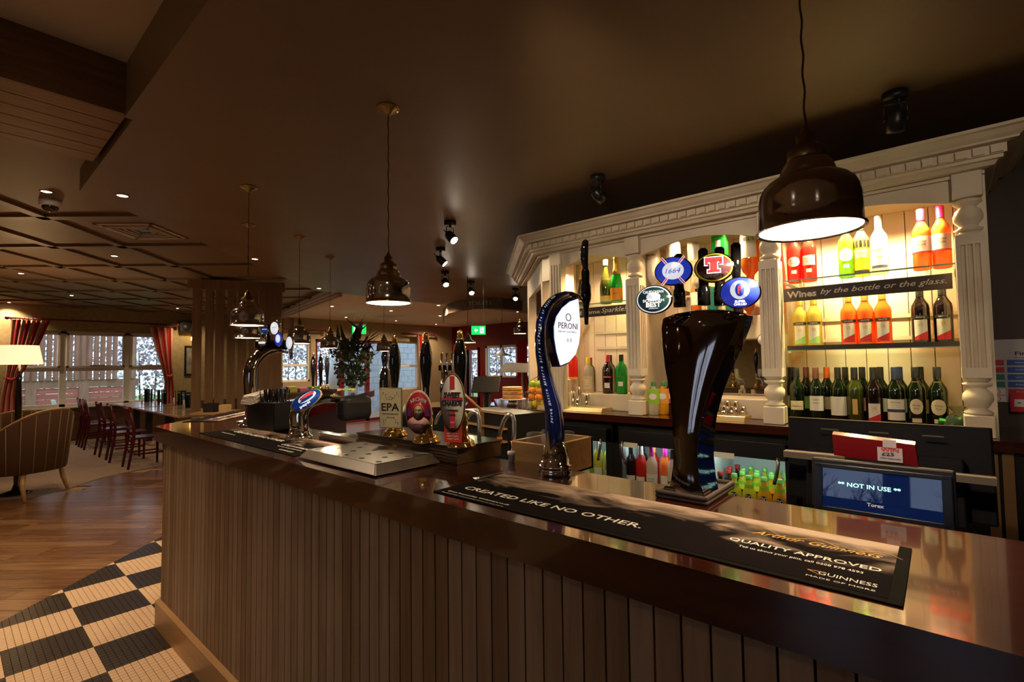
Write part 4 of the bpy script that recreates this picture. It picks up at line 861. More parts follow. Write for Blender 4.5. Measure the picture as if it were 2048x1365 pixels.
# lettering up the spine
import bisect
sp = pts[1:12]; sr = rr[1:12]; cum = [0]
for a, b_ in zip(sp, sp[1:]): cum.append(cum[-1]+(b_-a).length)
msg = 'Peroni Nastro Azzurro birra superiore tradizione'; wmat = mat('white_script', (.85, .9, 1), .5, emit=(.8, .9, 1), es=.25)
for i, chh_ in enumerate(msg):
    if chh_ == ' ': continue
    s_ = cum[-1]*(.12+.86*i/len(msg)); k = min(len(cum)-2, max(0, bisect.bisect(cum, s_)-1)); f_ = (s_-cum[k])/(cum[k+1]-cum[k])
    p = sp[k].lerp(sp[k+1], f_); r_ = sr[k]+(sr[k+1]-sr[k])*f_; tg = (sp[k+1]-sp[k]).normalized()
    th = .95; dy = tg.cross(Vector((1, 0, 0))).normalized(); dy = -dy if dy.y > 0 and k < 8 else dy
    side = Vector((0, -tg.z, tg.y)).normalized()
    n_ = (side*math.sin(th)/1+Vector((.62*math.cos(th)*1.6, 0, 0))).normalized(); pos = p+side*r_*math.sin(th)+Vector((r_*.62*math.cos(th), 0, 0))+n_*.0004
    yv = n_.cross(tg).normalized(); M4 = Matrix(((tg.x, yv.x, n_.x, pos.x), (tg.y, yv.y, n_.y, pos.y), (tg.z, yv.z, n_.z, pos.z), (0, 0, 0, 1)))
    text(chh_, t, wmat, None, .0082 if chh_.isupper() else .0082, None, mtx=M4, shear=.35, bold=.03, ex=.0003)
# its tap
yt = PX(1172, 600, XT).y; z1 = lambda py: PX(1172, py, XT).z-BZ; yl = yt-L0.y; px1 = .00137
tp = thing('tmp', None, None); bpy.data.objects.remove(tp)
B().lathe([(.003, z1(650)), (.0065, z1(649)), (.0105, z1(615)), (.0135, z1(606)), (.0175, z1(600)), (.019, z1(592)), (.0185, z1(574)), (.0145, z1(566)), (.015, z1(545)), (.0115, z1(540)), (.0095, z1(537)), (.001, z1(536))], 20, (0, yl, 0)).obj('tap', blackg, t)
B().cyl((0, pts[-1].y, pts[-1].z+.0), (0, yl, z1(602)), .008).obj('shank', chrome, t)
B().tube([(0, yl, z1(540)), (0, yl-.004, z1(520)), (0, yl-.003, z1(500)), (0, yl+.004, z1(484)), (0, yl+.006, z1(480))], [.010, .0145, .0145, .0115, .004], 14).obj('tap_handle', blackg, t)
# --- four-badge chrome tower
yf = 1.235
A_ = PZ(1309, 996, BZ); Bc = PZ(1416, 1014, BZ); Cc = PZ(1482, 980, BZ)
t = thing('beer_tower', 'tall dark chrome four-badge beer tower flaring upward on rubber drip base', 'beer tap', (PY(1372, 1000, yf).x, yf, BZ)); L0 = Vector(t.location)
dk = mat('dark_chrome', (.22, .18, .175), .06, 1)
x0, x1, y0, y1 = A_.x-L0.x, Bc.x-L0.x, min(A_.y, Bc.y)-yf-.0, Cc.y-yf
B().box(x0, x1, y0, y1, 0, .012).box(x0, x1, y0, y0+.012, .01, .022).box(x0, x1, y1-.012, y1, .01, .022).box(x0, x0+.012, y0, y1, .01, .022).box(x1-.012, x1, y0, y1, .01, .022).obj('rubber_base', mat('grey_rubber', (.07, .055, .052), .45), t, bevel=.006, seg=3)
fl = [(1338, 990), (1340, 972), (1347, 930), (1348, 890), (1345, 840), (1336, 790), (1322, 735), (1313, 690), (1309, 655), (1311, 636), (1340, 626), (1380, 619), (1430, 617), (1462, 620), (1484, 627), (1478, 650), (1462, 690), (1440, 735), (1420, 785), (1406, 835), (1400, 880), (1399, 920), (1403, 960), (1411, 1000)]
fp = [PY(a, b_, yf)-L0 for a, b_ in fl]
fcx = sum(p.x for p in fp)/len(fp)
nF = len(fp); bk = [(p.x*.92+fcx*.08+.012, p.y+.075, min(p.z, 9)) for p in fp]; bk = [(a, b_, max(c_, .012)) for a, b_, c_ in bk]
zb_ = PY(1372, 860, yf).z-L0.z; lean = lambda z: .065*max(0, (z-zb_)/(.62-zb_))**1.0 if z > zb_ else 0
bk = [(x, y+.0+lean(z)*.4, z) for x, y, z in bk]; v = [(p.x, p.y+lean(p.z), max(p.z, .012)) for p in fp]+bk; hN = nF//2
md = [(p.x*.9+fcx*.1, -.014+lean(p.z), max(p.z, .012)) for p in fp]
# convex front: rows joining left and right outline through a bulging middle
rowz = sorted(set([.03+.03*k for k in range(30)])); lo_, hi_ = min(p[2] for p in md), max(p[2] for p in md)
def edge(zq, side):
    best_ = None
    for i in range(nF):
        a, b2 = md[i], md[(i+1) % nF]
        if (a[2]-zq)*(b2[2]-zq) <= 0 and abs(a[2]-b2[2]) > 1e-6:
            t_2 = (zq-a[2])/(b2[2]-a[2]); x_ = a[0]+(b2[0]-a[0])*t_2
            if best_ is None or (side < 0 and x_ < best_) or (side > 0 and x_ > best_): best_ = x_
    return best_
fvs = []; ffs = []; NR, NC = 26, 12
for r2 in range(NR+1):
    zq = lo_+.002+(hi_-lo_-.010)*r2/NR; xl, xr = edge(zq, -1), edge(zq, 1)
    for c2 in range(NC+1):
        u2 = c2/NC; fvs.append((xl+(xr-xl)*u2, -.0145+lean(zq)-.030*(xr-xl)/.3*math.sin(PI*u2)**.8, zq))
for r2 in range(NR):
    for c2 in range(NC): ffs.append((r2*(NC+1)+c2, r2*(NC+1)+c2+1, (r2+1)*(NC+1)+c2+1, (r2+1)*(NC+1)+c2))
B().add(fvs, ffs, True).obj('convex_front', dk, t, fix=False)
bq = B().add(md+v, [tuple(range(nF))]+[(i, (i+1) % nF, nF+(i+1) % nF, nF+i) for i in range(nF)]+[(nF+i, nF+(i+1) % nF, 2*nF+(i+1) % nF, 2*nF+i) for i in range(nF)]+[tuple(reversed(range(2*nF, 3*nF)))])
bq.obj('body', dk, t, bevel=.004, seg=3)
B().obox((fp[0].x+.045, .03, .022), (.10, .10, .02)).obj('foot', blackg, t, bevel=.004)
for i, (hx, hy0, hy1) in enumerate(((1359, 508, 600), (1408, 497, 596), (1441, 494, 596), (1474, 486, 600))):
    p0 = PY(hx, hy1, yf+.05)-L0; p1 = PY(hx, hy0, yf+.05)-L0; h = p1.z-p0.z
    B().lathe([(.016, p0.z-.02), (.016, p0.z+.02), (.0125, p0.z+.03), (.0125, p0.z+.05), (.001, p0.z+.052)], 18, (p0.x, p0.y, 0)).obj('tap_collar', blackg, t)
    B().tube([(p0.x, p0.y, p0.z+.045), (p0.x, p0.y, p0.z+h*.6), (p0.x+.001, p0.y, p1.z-.006), (p0.x+.001, p0.y, p1.z)], [.009, .012, .0125, .007], 14).obj('tap_handle', blackg, t)
px_ = PY(1477, 640, yf+.09)-L0; pz_ = PY(1477, 703, yf+.09)-L0
B().lathe([(.004, pz_.z), (.006, pz_.z+.001), (.0105, px_.z-.02), (.013, px_.z), (.013, px_.z+.03), (.001, px_.z+.031)], 16, (px_.x, px_.y, 0)).obj('spout', blackg, t)
face = math.radians(14)
def badge(cx_, cy_, rx, ry, ring, field, dep, extra):
    p = PY(cx_, cy_, yf-dep)-L0; e = thing('badge', None, None, p, face); e.parent = t
    kx = PY(cx_+rx, cy_, yf-dep).x-PY(cx_, cy_, yf-dep).x; kz = PY(cx_, cy_-ry, yf-dep).z-PY(cx_, cy_, yf-dep).z
    R = Matrix.Rotation(PI/2, 3, 'X')
    B().lathe([(.6, -.02), (.9, -.014), (1, -.006), (1, .004), (.95, .007), (.001, .0071)], 40, R=R, sx=1, sy=1).v
    def disc(r0, z0, z1, n, m):
        b = B().lathe([(r0, z0), (r0*.985, z1), (.001, z1+.0003)], 40); b.v = [(x*kx, -z_, y*kz) for x, y, z_ in b.v]; return b.obj(n, m, e)
    b = B().lathe([(.5, -.024), (.85, -.018), (.98, -.008), (1, .002), (.96, .006), (.001, .0061)], 40); b.v = [(x*kx, -z_, y*kz) for x, y, z_ in b.v]; b.obj('housing', dk, e)
    disc(.93, .004, .0075, 'ring', ring); disc(.86, .006, .0085, 'face', field)
    B().cyl((0, .02, 0), (0, .06, -.01), .014, .012).obj('arm', chrome, e)
    extra(e, kx, kz); return e
blu = mat('lit_blue', (.03, .06, .55), .15, emit=(.03, .06, .6), es=.55, coat=1); gls = mat('lit_white', (.85, .87, .9), .3, emit=(.9, .93, 1), es=.75); tl = mat('dark_teal_badge', (.02, .07, .08), .2, emit=(.02, .07, .085), es=.25, coat=1)
yel = mat('yellow_ring', (.72, .60, .05), .25, emit=(.6, .5, .03), es=.2); plum = mat('plum_glass', (.10, .04, .06), .08, coat=1); rlit = mat('lit_red', (.7, .05, .06), .3, emit=(.7, .06, .08), es=.4)
def el(e, n, m, rx, rz_, y, cx_=0, cz=0, nn=28): b = B().lathe([(1, 0), (.001, .0003)], nn); b.v = [(x*rx+cx_, y-z_, y2*rz_+cz) for x, y2, z_ in b.v]; return b.obj(n, m, e)
def T(e, s, m, x, z, h, w, bo=0, sh_=0, y=-.0098): text(s, e, m, (x, y, z), h, w, bold=bo, shear=sh_, ex=.0003)
def best(e, kx, kz): T(e, 'CALEDONIAN', gls, 0, kz*.52, .007, kx*1.1, .02); el(e, 'emblem', gls, kx*.38, kz*.30, -.0090, 0, kz*.18); T(e, 'BEST', gls, 0, -kz*.36, .012, kx*.8, .05); T(e, 'SCOTTISH', gls, 0, -kz*.08, .007, kx*1.15, .03); T(e, 'EDINBURGH', gls, 0, -kz*.62, .003, kx*.5)
def k16(e, kx, kz):
    for s in (-1, 1): B().obox((0, -.0090, 0), (kx*1.9, .0006, kz*.16), ry=s*.9).obj('ribbon', gls, e); B().obox((0, -.0094, 0), (kx*1.88, .0006, kz*.09), ry=s*.9).obj('ribbon_stripe', rlit, e)
    el(e, 'roundel', gls, kx*.56, kz*.6, -.0100); T(e, '1664', blu, 0, 0, .013, kx*.8, 0, .3, -.0106)
def ten(e, kx, kz):
    for m, g_ in ((gls, .0022), (rlit, 0)):
        y = -.0092-(.0006 if g_ == 0 else 0); B().box(-kx*.42-g_, kx*.42+g_, y, y+.0005, kz*.34-g_, kz*.66+g_).box(-kx*.17-g_, kx*.17+g_, y, y+.0005, -kz*.3-g_, kz*.5).box(-kx*.3-g_, kx*.3+g_, y, y+.0005, -kz*.34-g_, -kz*.16+g_).box(-kx*.42-g_, -kx*.28, y, y+.0005, kz*.18-g_, kz*.5).box(kx*.28, kx*.42+g_, y, y+.0005, kz*.18-g_, kz*.5).obj('letter_t', m, e)
    T(e, "TENNENT'S", ink, 0, -kz*.56, .007, kx*1.05, .04)
def fos(e, kx, kz): el(e, 'big_o', gls, kx*.46, kz*.58, -.0090, 0, kz*.16); el(e, 'o_centre', blu, kx*.22, kz*.42, -.0095, 0, kz*.16); T(e, 'F', rlit, 0, kz*.16, .016, kx*.2, .05, 0, -.0102); T(e, 'SUPER', gls, 0, -kz*.56, .005, kx*.5, .05); T(e, 'CHILLED', gls, 0, -kz*.74, .005, kx*.6, .05)
badge(1308, 600, 35, 29, gls, tl, .035, best); badge(1347, 543, 37, 29, blu, blu, .02, k16); badge(1428, 536, 40, 30, yel, plum, .02, ten); badge(1480, 586, 42, 32, blu, blu, .035, fos)
# --- hand pulls on the wooden pump box
bxm = mat('pump_box_walnut', (.07, .035, .015), .35, wood=((.13, .07, .03), (2.5, 30, 40)))
PBX0, PBX1, PBY0, PBY1, PBH = -1.90, -1.275, 1.175, 1.40, .062
t = thing('pump_box', 'dark walnut pump plinth with black top carrying three hand pulls', 'pump plinth', ((PBX0+PBX1)/2, (PBY0+PBY1)/2, BZ)); w, d = (PBX1-PBX0)/2, (PBY1-PBY0)/2
B().box(-w, w, -d, d, 0, PBH-.006).obj('box', bxm, t, bevel=.002)
for k in range(5): B().box(-w-.001, w+.001, -d-.003, -d+.001, .004+.011*k, .012+.011*k).obj('moulding', bxm, t, bevel=.001)
B().box(-w-.006, w+.006, -d-.006, d+.006, PBH-.006, PBH).obj('top_plate', mat('pump_top', (.05, .045, .045), .18, .5), t, bevel=.002)
B().box(-.06, -.03, -d-.0045, -d-.003, .02, .037).obj('maker_plate', obrass, t)
pump0 = None
cream_l = mat('clip_cream', (.72, .62, .36), .35); clipred = mat('clip_red', (.60, .03, .04), .35); clippink = mat('clip_pink', (.85, .45, .42), .4); clipw = mat('clip_ivory', (.84, .78, .70), .4); gilt = mat('clip_gilt_rim', (.40, .34, .18), .3, .6)
ENG = Matrix.Rotation(PI/2, 3, 'X')
def handpull(px_, pyb, pyt, lab, y=None, x=None, z=BZ+PBH, grp='hand pulls on the pump box', base=True, hs=1):
    if x is None: p = PZ(px_, pyb, z); x, y = p.x, p.y
    H = VZ(px_, pyt, x, y)-z
    t = thing('hand_pull', lab, 'beer pump', (x, y, z), 0, grp)
    B().lathe([(.052, 0), (.052, .006), (.044, .012), (.046, .018), (.036, .026), (.026, .034), (.020, .05), (.024, .058), (.018, .066), (.022, .085), (.026, .10), (.022, .115), (.014, .122), (.017, .128), (.012, .136), (.012, .15)], 24).obj('brass_base', brass, t)
    B().tube([(.012, 0, .10), (.035, -.006, .085), (.030, -.004, .05), (.045, -.01, .02), (.052, -.012, .008)], [.006, .008, .006, .009, .006], 8).obj('brass_scroll', brass, t)
    h0, h1 = .145, H-.036; hh = h1-h0
    B().lathe([(.0115, h0), (.012, h0+.1*hh), (.0135, h0+.25*hh), (.019, h0+.45*hh), (.0235, h0+.62*hh), (.0245, h0+.72*hh), (.022, h0+.84*hh), (.016, h0+.95*hh), (.012, h1), (.001, h1+.001)], 24).obj('turned_handle', blackg, t)
    B().lathe([(.012, h1), (.013, h1+.006), (.009, h1+.010), (.012, h1+.016), (.007, h1+.021), (.010, h1+.027), (.006, h1+.034), (.001, h1+.037)], 16).obj('finial', brass, t)
    return t
P1 = handpull(790, 872, 672, 'black and brass hand pull with cream rectangular EPA clip')
P2 = handpull(853, 884, 665, 'black and brass hand pull with round red ARCHER clip')
P3 = handpull(922, 893, 660, 'black and brass hand pull with tall oval SWEET CHARIOT clip')
fc = math.radians(24)
def clipholder(P, px_, py_, dep):
    y = P.location.y-dep; p = PY(px_, py_, y); e = thing('pump_clip', None, None, Vector(p)-Vector(P.location), fc); e.parent = P; return e
e = clipholder(P1, 781, 817, .055)
B().box(-.050, .050, 0, .006, -.080, .080).obj('clip_board', gilt, e, bevel=.006, seg=3); B().box(-.046, .046, -.001, .001, -.076, .076).obj('clip_face', cream_l, e, bevel=.0005)
T(e, 'EPA', ink, 0, .005, .030, .078, .02, y=-.002); T(e, 'ENGLISH PALE ALE', ink, 0, -.022, .005, .07, y=-.002); T(e, 'MARSTONS', gilt, 0, -.036, .0045, .03, y=-.002)
B().tube([(-.008, -.0015, .040), (0, -.0015, .047), (.008, -.0015, .040), (.008, -.0015, .034), (-.008, -.0015, .034), (-.008, -.0015, .040)], .0007, 4).obj('crown_mark', ink, e)
b = B()
for s in (-1, 1):
    for k in range(9):
        for u in (0, 1): x_, z_ = s*.036+random.gauss(0, .003)-s*.003*k, (.062-.0045*abs(k-2)+random.gauss(0, .002))*(1 if u else -1); b.lathe([(.0018, 0), (.0001, .0003)], 6, (x_, -.0012, z_), R=ENG, cap=False)
b.obj('hop_ornament', ink, e, kind='stuff')
e = clipholder(P2, 837, 825, .055)
el(e, 'rim', clipw, .054, .080, .002); el(e, 'edge', clippink, .052, .078, -.0005); el(e, 'red_field', clipred, .049, .073, -.001); el(e, 'lower_band', clippink, .045, .028, -.0014, 0, -.042); el(e, 'ring', clipw, .024, .030, -.0018); el(e, 'ring_inner', clipred, .0225, .0285, -.0021); el(e, 'centre', cream_l, .018, .024, -.0024)
text('ARCHER', e, clipw, (0, -.0022, .047), .013, .072, bold=.04, arc=.05, ex=.0003)
T(e, 'Single', ink, 0, .008, .008, .026, 0, .3, -.0028); T(e, 'HOP', ink, 0, -.007, .010, .024, .02, .2, -.0028); T(e, 'AMBER ALE', ink, 0, -.044, .005, .04, 0, 0, -.002)
for s in (-1, 1): B().box(s*.036-.008, s*.036+.008, -.0022, -.0012, -.014, .016).obj('side_panel', mat('clip_plum', (.18, .02, .16), .4), e)
e = clipholder(P3, 905, 806, .06)
el(e, 'rim', gilt, .047, .101, .003); el(e, 'border', ink, .045, .098, .0005); el(e, 'face', clipw, .042, .094, -.001)
B().box(-.009, .009, -.0022, -.0012, .045, .09).box(-.009, .009, -.0022, -.0012, -.085, -.03).box(-.038, .038, -.0022, -.0012, .008, .018).obj('red_cross', clipred, e)
T(e, 'SWEET', ink, 0, .026, .018, .062, .06, 0, -.003); T(e, 'CHARIOT', ink, 0, -.001, .019, .078, .06, 0, -.003); T(e, 'CARDINAL', ink, 0, -.026, .007, .048, .03, 0, -.003); T(e, 'HOPE', ink, 0, -.042, .007, .026, .03, 0, -.003); T(e, '4.6%', clipw, 0, -.066, .006, .014, .02, 0, -.003)
B().box(-.034, .030, .006, .008, -.135, -.07).obj('red_tag', mat('bright_red_card', (.72, .05, .03), .5), e)
for k, s in enumerate(('SPICY AROMA,', 'MALTY FRUIT,', 'SWEET TASTE')): text(s, e, clipw, (-.002, .0055, -.105-.009*k), .0045, .042, ex=.0002, bold=.03)
# swan necks
def swan(lab, pxs, y, tip=True):
    P = [PY(a, b_, y) for a, b_ in pxs]; o = P[-1]; t = thing('swan_neck', lab, 'beer spout', (o.x, o.y, o.z), 0, 'steel swan neck spouts')
    B().tube([p-o for p in P], .0085, 10).obj('bent_pipe', steel, t)
    if tip: B().lathe([(.0095, 0), (.011, -.012), (.007, -.03)], 12, P[0]-o).obj('sparkler', mat('orange_tip', (.75, .22, .03), .4), t)
    return t
swan('bent steel swan neck spout with orange tip right of the pump box', [(999, 874), (1002, 860), (1008, 842), (1014, 833), (1020, 830), (1025, 833), (1028, 842), (1028, 870), (1026, 905)], 1.40)
swan('bent steel swan neck spout behind the tall oval clip', [(937, 838), (941, 828), (948, 824), (955, 827), (958, 836), (959, 860), (958, 889)], 1.37, False)
swan('bent steel swan neck spout between round and oval clips', [(871, 848), (876, 834), (882, 826), (890, 823), (897, 827), (899, 840), (898, 885)], 1.37, False)
pp = PY(1023, 900, 1.33); t = thing('hose_coupling', 'small white plastic coupling hanging by the wooden crate', 'coupling', (pp.x, 1.33, pp.z-.03)); B().lathe([(.005, -.025), (.007, -.012), (.012, -.010), (.012, .01), (.015, .012), (.015, .024), (.006, .026)], 14).obj('nut', whitep, t); B().cyl((0, 0, .025), (0, .0, .06), .002).obj('wire', steel, t)
# wooden crate with upturned glasses
A2 = PZ(1012, 926, BZ); B2 = PZ(1072, 943, BZ); 
t = thing('wooden_crate', 'low oak crate of upturned glasses behind the bar', 'crate', (-1.02, 1.46, BZ-.055))
B().box(-.19, .0, -.09, -.075, 0, .12).box(-.19, .0, .17, .185, 0, .12).box(-.19, -.175, -.09, .185, 0, .12).box(-.015, .0, -.09, .185, 0, .12).box(-.19, .0, -.09, .185, 0, .01).obj('box', oakh, t, bevel=.002)
gm = clear_mat('drinking_glass', (.6, .6, .6), .85, .05, (.93, .95, .95))
for i in range(2):
    for j in range(2):
        g = thing('tumbler', ['front', 'back'][j]+' row upturned glass in the oak crate, '+['left', 'right'][i], 'glass', (-1.158+.08*i, 1.46+.0+.09*j, BZ-.045), 0, 'glasses in the oak crate'); B().lathe([(.036, 0), (.032, .13), (.028, .135), (.001, .135)], 16, cap=False).obj('bowl', gm, g)
# --- dispenser tower with blue badge at left
XP = -2.36
t = thing('soda_tower', 'low arched chrome soft drink tower with blue oval badge', 'drinks tap', (XP, 1.13, BZ)); L0 = Vector(t.location)
def LP2(a, b_, x=XP): p = PX(560+a/6.205, 680+b_/6.205, x); return Vector(p)-L0
cl = [(240, 1130, 100), (236, 1050, 96), (230, 950, 95), (255, 840, 100), (330, 760, 100), (440, 715, 95), (560, 700, 90), (700, 700, 88)]
B().tube([LP2(a, b_) for a, b_, w_ in cl], [w_*.00041 for *_, w_ in cl], 22, ry=[w_*.00055 for *_, w_ in cl]).obj('arch', chrome, t)
c_ = LP2(240, 1140); B().lathe([(.062, 0), (.062, .01), (.055, .016), (.048, .022), (.045, .05)], 26, (0, c_.y, 0)).obj('foot', chrome, t)
c_ = LP2(290, 770)+Vector((.05, -.01, .012)); e = thing('badge', None, None, c_, 0); e.parent = t
tilt = Matrix.Translation(c_) @ Matrix.Rotation(math.radians(48), 4, 'Z') @ Matrix.Rotation(math.radians(-30), 4, 'X') @ Matrix.Rotation(math.radians(-38), 4, 'Y')
e.matrix_local = tilt
pb = mat('badge_blue', (.01, .07, .42), .15, emit=(.01, .07, .4), es=.2, coat=1)
el(e, 'rim', chrome, .082, .046, .004); el(e, 'gold_edge', cream_l, .079, .044, .001); el(e, 'face', pb, .073, .039, 0)
el(e, 'swirl_white', gls, .045, .021, -.001, .01, .010); el(e, 'swirl_red', rlit, .038, .012, -.002, .012, .016); el(e, 'swirl_blue', pb, .036, .008, -.003, .004, .003)
text('pepsi', e, gls, (-.018, -.0016, -.020), .014, .052, ex=.0004, bold=.02)
c_ = LP2(900, 800); B().obox(c_+Vector((0, .01, -.02)), (.11, .17, .13)).obj('valve_housing', black, t, bevel=.035, seg=4)
for i, m in enumerate((clippink, LB['lime'], mat('yellow_sticker', (.8, .72, .05), .5))):
    p = LP2(700+80*i, 620-2*i); B().obox(p+Vector((.02, 0, .0)), (.05, .028, .004), rx=.3).obj('flavour_sticker', m, t)
# --- curved chrome four-badge tower far left with straws caddy
XQ = -3.1
t = thing('beer_tower', 'curved chrome beer tower with small lit badges at the far left', 'beer tap', (XQ, 1.2, BZ)); L0 = Vector(t.location)
def LQ(a, b_, x=XQ): p = PX(480+a/5.25, 620+b_/5.25, x); return Vector(p)-L0
cl = [(125, 1190, 110), (118, 1000, 110), (110, 850, 112), (100, 740, 114), (105, 640, 116), (140, 550, 118), (205, 475, 112), (290, 430, 100), (370, 415, 84), (410, 405, 60)]
B().tube([LQ(a, b_) for a, b_, w_ in cl], [w_*.00030 for *_, w_ in cl], 22, ry=[w_*.00042 for *_, w_ in cl]).obj('column', mat('gunmetal_chrome', (.42, .38, .36), .08, 1), t)
B().lathe([(.07, 0), (.07, .012), (.05, .02), (.045, .05)], 24, (0, LQ(125, 1190).y, 0)).obj('foot', chrome, t)
c_ = LQ(330, 370); B().obox(c_, (.10, .17, .06)).obj('manifold', blackg, t, bevel=.015, seg=3)
for i, (a, b_, rx, ry, m) in enumerate(((308, 200, 42, 65, gls), (350, 315, 42, 70, blu), (205, 222, 34, 42, pb), (178, 340, 38, 45, cream_l), (462, 352, 34, 66, gls))):
    c_ = LQ(a, b_)+Vector((.07, 0, 0)); e = thing('badge', None, None, c_, math.radians(38)); e.parent = t
    k_ = .00058; el(e, 'housing', chrome, rx*k_*1.12, ry*k_*1.1, .006); el(e, 'face', m, rx*k_, ry*k_, 0)
    if i == 1: el(e, 'white_spot', gls, rx*k_*.6, ry*k_*.62, -.001, -.003, .004)
    if i == 0: text('TIMOTHY', e, redp, (0, -.001, .004), .005, .03, ex=.0003)
    if i == 2: text('COORS', e, gls, (0, -.001, .006), .006, .028, ex=.0003)
    if i == 3: B().box(-.02, .02, -.001, 0, -.012, 0).obj('white_band', gls, e)
    B().cyl((0, .004, 0), (0, .05, 0), .008).obj('arm', chrome, e)
for a, t0, t1, r_ in ((535, 90, 520, .016), (405, 110, 330, .012)):
    c0_, c1_ = LQ(a, t1), LQ(a, t0); B().lathe([(r_*.6, c0_.z), (r_*.8, c0_.z+.05), (r_*.8, c0_.z+.09), (r_*1.25, c0_.z+.10), (r_*1.25, c0_.z+.115), (r_, c0_.z+.12), (r_*1.05, c1_.z), (.001, c1_.z+.003)], 18, (c0_.x, c0_.y, 0)).obj('tap', chrome, t)
for a, b0, b1 in ((300, 330, 150), (395, 330, 170), (250, 360, 215)): c0_, c1_ = LQ(a, b0), LQ(a, b1); B().tube([c0_, (c0_+c1_)/2, c1_], [.010, .013, .009], 10).obj('tap_handle', blackg, t)
c0_ = LQ(400, 440); B().tube([c0_, LQ(460, 440), LQ(500, 450)], .009, 10).obj('shank', chrome, t)
t = thing('napkin_caddy', 'black plastic bar caddy holding white napkins and straws', 'caddy', (-2.83, 1.20, BZ+.0), math.radians(4))
B().box(-.15, .15, -.055, .075, 0, .012).box(-.15, .15, -.055, -.047, 0, .155).box(-.15, .15, .067, .075, 0, .155).box(-.15, -.142, -.055, .075, 0, .155).box(.142, .15, -.055, .075, 0, .155).box(-.03, -.022, -.055, .075, 0, .155).box(.06, .068, -.055, .075, 0, .155).obj('caddy', black, t, bevel=.003)
for k in range(7):
    nk = B().obox((-.080+.004*(k % 3), -.035+.003*k, .158+.007*k), (.115+.006*(k % 3), .13, .006), rz=.06*(k % 3), rx=.22); nk.obj('napkin', mat('napkin_paper', (.75, .68, .62), .9), t)
stm = B().cyl((0, 0, 0), (0, 0, .21), .003, n=6).mesh('straw', blackg)
for k in range(40): inst('straw', stm, t, (-.012+.066*random.random(), -.04+.1*random.random(), .015), (random.gauss(0, .06), random.gauss(0, .07), 0))
for k in range(12): inst('straw', stm, t, (.075+.06*random.random(), -.04+.1*random.random(), .015), (random.gauss(0, .06), random.gauss(0, .07), 0))
p = PZ(492, 846, BZ); t = thing('coin_dish', 'small steel dish beside the black napkin caddy', 'dish', (p.x-.03, p.y, BZ)); B().lathe([(.03, 0), (.045, .008), (.043, .009), (.028, .002), (.001, .002)], 20).obj('dish', steel, t)
# ice well, sink and dark bar furniture between tower and pump box
p = PZ(748, 892, BZ); t = thing('drinks_gun_stand', 'stainless drip plate behind the drip tray, left of pump box', 'drip plate', (-2.12, 1.24, BZ)); B().box(-.15, .18, -.04, .10, .004, .012).box(-.15, .18, -.05, -.04, 0, .03).obj('plate', steel, t, bevel=.003)
# ---------------- till and customer display
t = thing('customer_display', 'black customer display of the till reading NOT IN USE', 'display', (-.125, 1.66, 1.0)); L0 = Vector(t.location)
c4 = [PY(1612, 905, 1.60)-L0, PY(1912, 937, 1.60)-L0, PY(1880, 1046, 1.575)-L0, PY(1640, 1022, 1.575)-L0]
tl_ = math.radians(9.5); cc_ = PY(1757, 985, 1.60)
e = B().obox((cc_.x-L0.x, -.02, cc_.z-L0.z), (.305, .055, .135), rx=-tl_); e.obj('housing', mat('till_plastic', (.008, .008, .013), .45, spec=.3), t, bevel=.006)
fr = thing('screen', None, None, (cc_.x-L0.x, -.052, cc_.z-L0.z-.004)); fr.parent = t; fr.rotation_euler = (-tl_, 0, 0)
B().box(-.125, .125, .0, .004, -.052, .050).obj('glass', mat('screen_glass', (.004, .006, .02), .02, spec=.5, ior=1.6, emit=(.0, .006, .04), es=1), fr)
cyan = mat('cyan_pixels', (.4, .95, .9), .5, emit=(.45, 1, .95), es=1.3)
text('** NOT IN USE **', fr, cyan, (-.022, -.0012, .012), .011, .135, bold=.02, ex=.0002); text('Torex', fr, mat('grey_logo', (.55, .5, .5), .4, emit=(.4, .36, .36), es=.35), (-.008, -.0012, -.033), .009, .036, bold=.03, ex=.0002)
B().box(-.14, .14, -.004, .003, .050, .062).box(-.14, .14, -.004, .003, -.066, -.052).box(-.145, -.125, -.004, .003, -.066, .062).box(.125, .145, -.004, .003, -.066, .062).obj('bezel', mat('till_bezel', (.008, .010, .022), .35, spec=.3), fr, bevel=.002)
B().box(-.06, .06, .0, .12, -.10, .04).obj('stand', black, t)
t2 = thing('promo_card', 'folded red card lettered WIN 25 resting on the customer display', 'card', (PY(1745, 895, 1.62).x, 1.625, PY(1745, 910, 1.62).z))
B().add([(-.088, 0, -.012), (.092, 0, -.020), (.088, -.004, .034), (-.09, -.004, .046), (.088, .02, .040), (-.09, .02, .052), (-.088, .03, 0), (.092, .03, -.01)], [(0, 1, 2, 3), (3, 2, 4, 5), (5, 4, 7, 6)]).obj('card', mat('glossy_dark_red', (.13, .004, .007), .2), t2, fix=False)
B().box(.010, .062, -.0065, -.0052, -.014, .022).box(.022, .05, -.0065, -.0052, .02, .042).obj('white_panel', mat('lilac_white', (.42, .38, .48), .5), t2)
text('WIN', t2, redp, (.036, -.0075, .016), .009, .038, bold=.03, ex=.0002); text('£25', t2, ink, (.032, -.0075, .005), .008, .026, bold=.02, ex=.0002); text('WITH THE £1,000', t2, ink, (.036, -.0075, -.006), .004, .044, ex=.0002)
t3 = thing('till', 'large black till monitor seen from behind, below the wine bottles', 'till', ((PY(1575, 838, 2.0).x+PY(1985, 850, 2.0).x)/2, 2.0, .90))
hw = (PY(1985, 850, 2.0).x-PY(1575, 838, 2.0).x)/2; zt_ = PY(1780, 846, 2.0).z-.90
